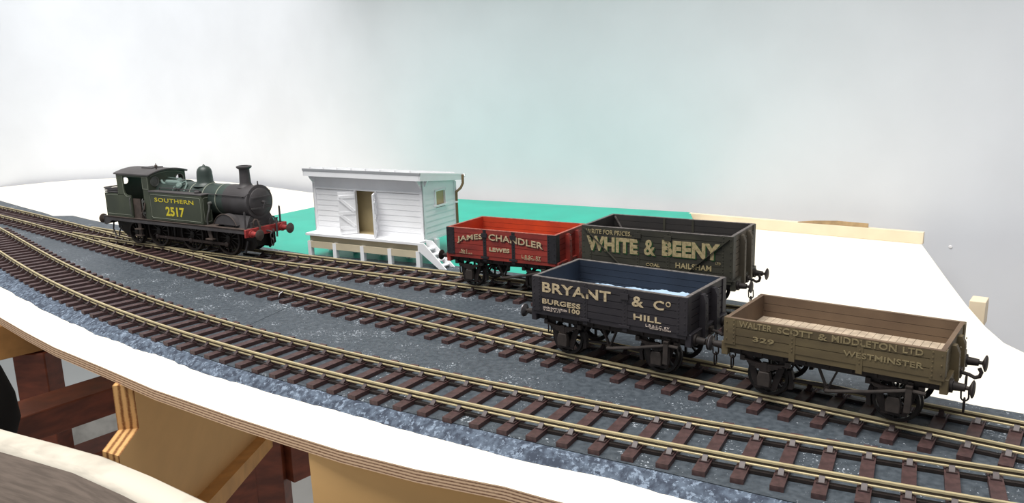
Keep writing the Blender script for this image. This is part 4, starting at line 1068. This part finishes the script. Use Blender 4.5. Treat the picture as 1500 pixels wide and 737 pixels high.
    mb = MB(); mb.lathe((-23.5, 0, ZBL), (1, 0, 0), [(0, RB+.15), (.6, RB+.2), (19.6, RB+.2), (19.7, RB+.75), (21.0, RB+.75), (21.1, RB+.2), (21.2, 0.01)], 40, caps=False); sb = mb.build('smokebox', bk, R)
    mb = MB(); mb.lathe((-2.4, 0, ZBL), (1, 0, 0), [(0, 7.9), (.7, 7.8), (1.5, 6.2), (2.0, 3.5), (2.2, .01)], 36, caps=False)
    for z in (3.0, -3.0): mb.bar((-.6, -8.2, ZBL+z), (.2, 6, ZBL+z), .5, .8)
    mb.lathe((-.6, 0, ZBL), (1, 0, 0), [(0, .9), (2.0, .8), (2.3, .4)], 10); mb.bar((1.3, 0, ZBL), (1.3, 3.3, ZBL-1.4), .5, .5); mb.bar((1.7, 0, ZBL), (1.7, -1.5, ZBL-3.4), .5, .5)
    mb.build('smokebox_door', bk, sb)
    mb = MB(); mb.lathe((-2.8, 0, ZBL+9), (0, 0, 1), [(0, .5), (2.8, .3)], 8); mb.build('lamp_iron', bk, sb)
    for x in (-41.0, -29.5, -52.5):
        mb = MB(); mb.lathe((x, 0, ZBL), (1, 0, 0), [(0, RB+.02), (0, RB+.16), (.7, RB+.16), (.7, RB+.02)], 40, caps=False); mb.build('boiler_band', M['lining'], bo)
    for s in (-1, 1):
        mb = MB(); mb.tube([(T1+1, s*8.9, 34.3), (-25, s*8.9, 34.3), (-4, s*8.9, 34.3), (-2.0, s*7.6, 36.0)], .3, 6)
        for x in (-28, -6): mb.lathe((x, s*7.6, 34.1), (0, s, 0), [(0, .3), (1.4, .55), (1.7, .2)], 8)
        mb.build('handrail', bk, bo)
        mb = MB(); mb.tube([(-33, s*8.6, 29.0), (-32.8, s*10.2, 28.4), (-32.6, s*10.8, 25.4), (-34.2, s*10.8, 22.4), (-35.0, s*10.9, 19.5), (-35.0, s*10.9, ZP)], .6, 8); mb.lathe((-33, s*9.0, 29), (0, s, 0), [(0, 1.1), (1.6, 1.0), (1.8, .4)], 10); mb.build('feed_pipe', M['steel'], bo)
    # saddle, chimney, dome, safety valves
    mb = MB(); mb.prism([(-10.5, ZP), (10.5, ZP), (8.6, ZP+4.2), (7.2, ZP+6.5), (-7.2, ZP+6.5), (-8.6, ZP+4.2)], -21, -3.0, 'x'); mb.build('saddle', bk, R)
    mb = MB()
    prof = [(0, 5.2), (.5, 4.4), (1.3, 3.6), (2.6, 3.15), (8.5, 2.9), (10.2, 2.95), (10.6, 3.6), (11.2, 4.3), (11.9, 4.3), (12.2, 3.4), (12.2, 2.5), (5, 2.3)]
    mb.lathe((-12.7, 0, ZBL+RB-1.0), (0, 0, 1), prof, 28, caps=False); mb.lathe((-12.7, 0, ZBL+RB+4), (0, 0, 1), [(0, 2.4), (.1, .01)], 20, caps=False); mb.build('chimney', bk, R)
    mb = MB(); prof = [(0, 7.2), (.5, 6.3), (1.3, 5.3), (2.4, 4.7), (6.0, 4.5), (8.2, 4.35), (9.6, 3.9), (10.7, 3.0), (11.3, 1.9), (11.5, .9), (12.3, .35), (12.6, .01)]
    mb.lathe((-47.0, 0, ZBL+RB-1.6), (0, 0, 1), prof, 30, caps=False); mb.build('dome', M['loco_boiler'], R)
    mb = MB(); mb.lathe((-70, 0, ZBL+RB-.4), (0, 0, 1), [(0, 3.2), (.8, 2.6), (1.6, 1.2), (2.2, 1.0)], 14); mb.bar((-70, 0, ZBL+RB+1.4), (-81, 0, ZBL+RB+1.8), .5, .5); mb.build('safety_valve', M['teal_pipe'], R)
    mb = MB(); mb.tube([(-80, -5.4, ZBL+RB+.8), (-79, -5.6, ZBL+RB-.6), (-76, -6.2, ZBL+RB-1.2), (-60, -6.2, ZBL+RB-1.2)], .7, 8); mb.lathe((-75, -5.6, ZBL+RB-.2), (1, 0, 0), [(0, .6), (.4, 1.4), (13, 1.4), (13.4, .8)], 14)
    mb.lathe((-61.8, -7.0, ZBL+RB-1.6), (.3, -.8, .5), [(-1, 1.9), (.6, 2.0), (1.2, 1.2)], 14); mb.tube([(-61, -6.0, ZBL+RB-.4), (-58, -5.0, ZBL+RB+.9), (-56.4, -5.6, ZBL+RB-.6), (-56.4, -8.2, ZT+.5)], .6, 8)
    mb.tube([(-66, -7, ZBL+RB-2), (-66, -9, ZT+.4)], .35, 6)
    mb.build('steam_pipe', M['teal_pipe'], R)
    # splashers over the leading wheels
    for s in (-1, 1):
        y0, y1 = sorted((s*8.6, s*12.2))
        mb = MB(); pts = [(-18.4+10.2*cos(pi*k/16), ZP-2.4+9.8*sin(pi*k/16)) for k in range(17)]
        pts = [(x, z) for x, z in pts if z > ZP-.1]; mb.prism(pts, y0, y1, 'y'); sp = mb.build('splasher', bk, R)
        mb = MB(); mb.tube([(x, s*12.3, z) for x, z in pts], .3, 6); mb.build('splasher_beading', M['loco_rust'], sp)
        mb = MB(); mb.lathe((-12.2, s*9.5, ZP+2.0), (0, s, 0), [(0, 1.2), (2.2, 1.2), (2.5, .6)], 12); mb.build('lubricator', M['loco_rust'], R)
    # frames, wheels, rods
    for s in (-1, 1):
        y0, y1 = sorted((s*7.2, s*6.6))
        mb = MB(); mb.prism([(0, 6.0), (-4, 3.2), (-60, 3.4), (-118, 3.6), (-126, 8), (-126.5, 15.9), (0, 15.9)], y0, y1, 'y'); mb.build('frame', un, R)
    mb = MB(); mb.box(-112, -6, -6.5, 6.5, 4.5, 15.9); mb.build('ashpan', un, R)
    def wheel(x, r, n, s, crank=True):
        mb = MB(); zc = r
        mb.lathe((x, s*8.0, zc), (0, s, 0), [(0, r+.6), (.5, r+.6), (.7, r+.05), (2.5, r), (2.5, r-1.1), (1.4, r-1.1)], 40, caps=False)
        mb.lathe((x, s*8.0, zc), (0, s, 0), [(0, r+.6), (.02, r-1.15), (1.4, r-1.1)], 40, caps=False)
        mb.lathe((x, s*8.1, zc), (0, s, 0), [(0, 1.9), (2.3, 1.8), (2.6, 1.0)], 16)
        for k in range(n):
            an = 2*pi*k/n; mb.bar((x+cos(an)*1.6, s*9.0, zc+sin(an)*1.6), (x+cos(an)*(r-1.0), s*9.0, zc+sin(an)*(r-1.0)), .65, .8, up=(0, 1, 0))
        if crank: mb.prism([(x-1.4, zc+.6), (x+1.4, zc+.6), (x+1.3, zc-4.6), (x-1.3, zc-4.6)], *sorted((s*8.4, s*10.6)), 'y')
        w_ = mb.build('driving_wheel' if crank else 'trailing_wheel', M['loco_under'], R); return w_
    for s in (-1, 1):
        for x in (-19.6, -50.5, -81.4): wheel(x, 9.8, 14, s)
        wheel(-103.5, 7.0, 10, s, False)
        mb = MB(); mb.bar((-81.4, s*11.3, 6.4), (-19.6, s*11.3, 6.4), .8, 1.5)
        for x in (-19.6, -50.5, -81.4): mb.lathe((x, s*10.6, 6.4), (0, s, 0), [(0, 1.5), (1.3, 1.5), (1.6, .8)], 14)
        mb.build('coupling_rod', M['rod'], R)
        # steps
        for nm, x, zs in (('front', -31.5, (9.2,)), ('rear', -94.5, (6.4, 10.4))):
            mb = MB(); mb.prism([(x-1.6, ZP-.7), (x+1.6, ZP-.7), (x+1.3+(2 if nm == 'front' else 0), zs[0]), (x-1.3+(2 if nm == 'front' else 0), zs[0])], *sorted((s*13.4, s*13.9)), 'y')
            for z in zs: mb.box(x-2.9+(2 if nm == 'front' else 0), x+2.9+(2 if nm == 'front' else 0), *sorted((s*12.9, s*15.6)), z-.3, z+.35)
            mb.build('step', M['loco_rust'], R)
        for x in (-33, -66):
            mb = MB(); mb.bar((x-1.4, s*9, 13.5), (x-2.0, s*9, 4.2), 1.2, 1.4); mb.build('brake_hanger', un, R)
        mb = MB(); mb.bar((-5, s*8.6, 9), (-7.5, s*9.0, 2.0), .9, 1.0); mb.build('guard_iron', bk, R)
    for s in (-1, 1):
        mb = MB(); mb.tube([(LR+2, s*11, 12), (LR+2.4, s*12, 8), (LR+5, s*12.2, 4.0), (LR+7.4, s*12, 3.4), (LR+7.8, s*11.6, 6.5), (LR+10, s*11, 10)], .5, 7); mb.build('rear_pipe', bk, R)
    Y = -VT-.02
    lettering(R, 'SOUTHERN', -77.9, -42.6, 28.1, 2.4, M['yellow'], Y, bold=.004, depth=.1)
    lettering(R, '2517', -68.4, -51.6, 20.0, 5.7, M['yellow'], Y, bold=.035, depth=.1)
    return R
loco()
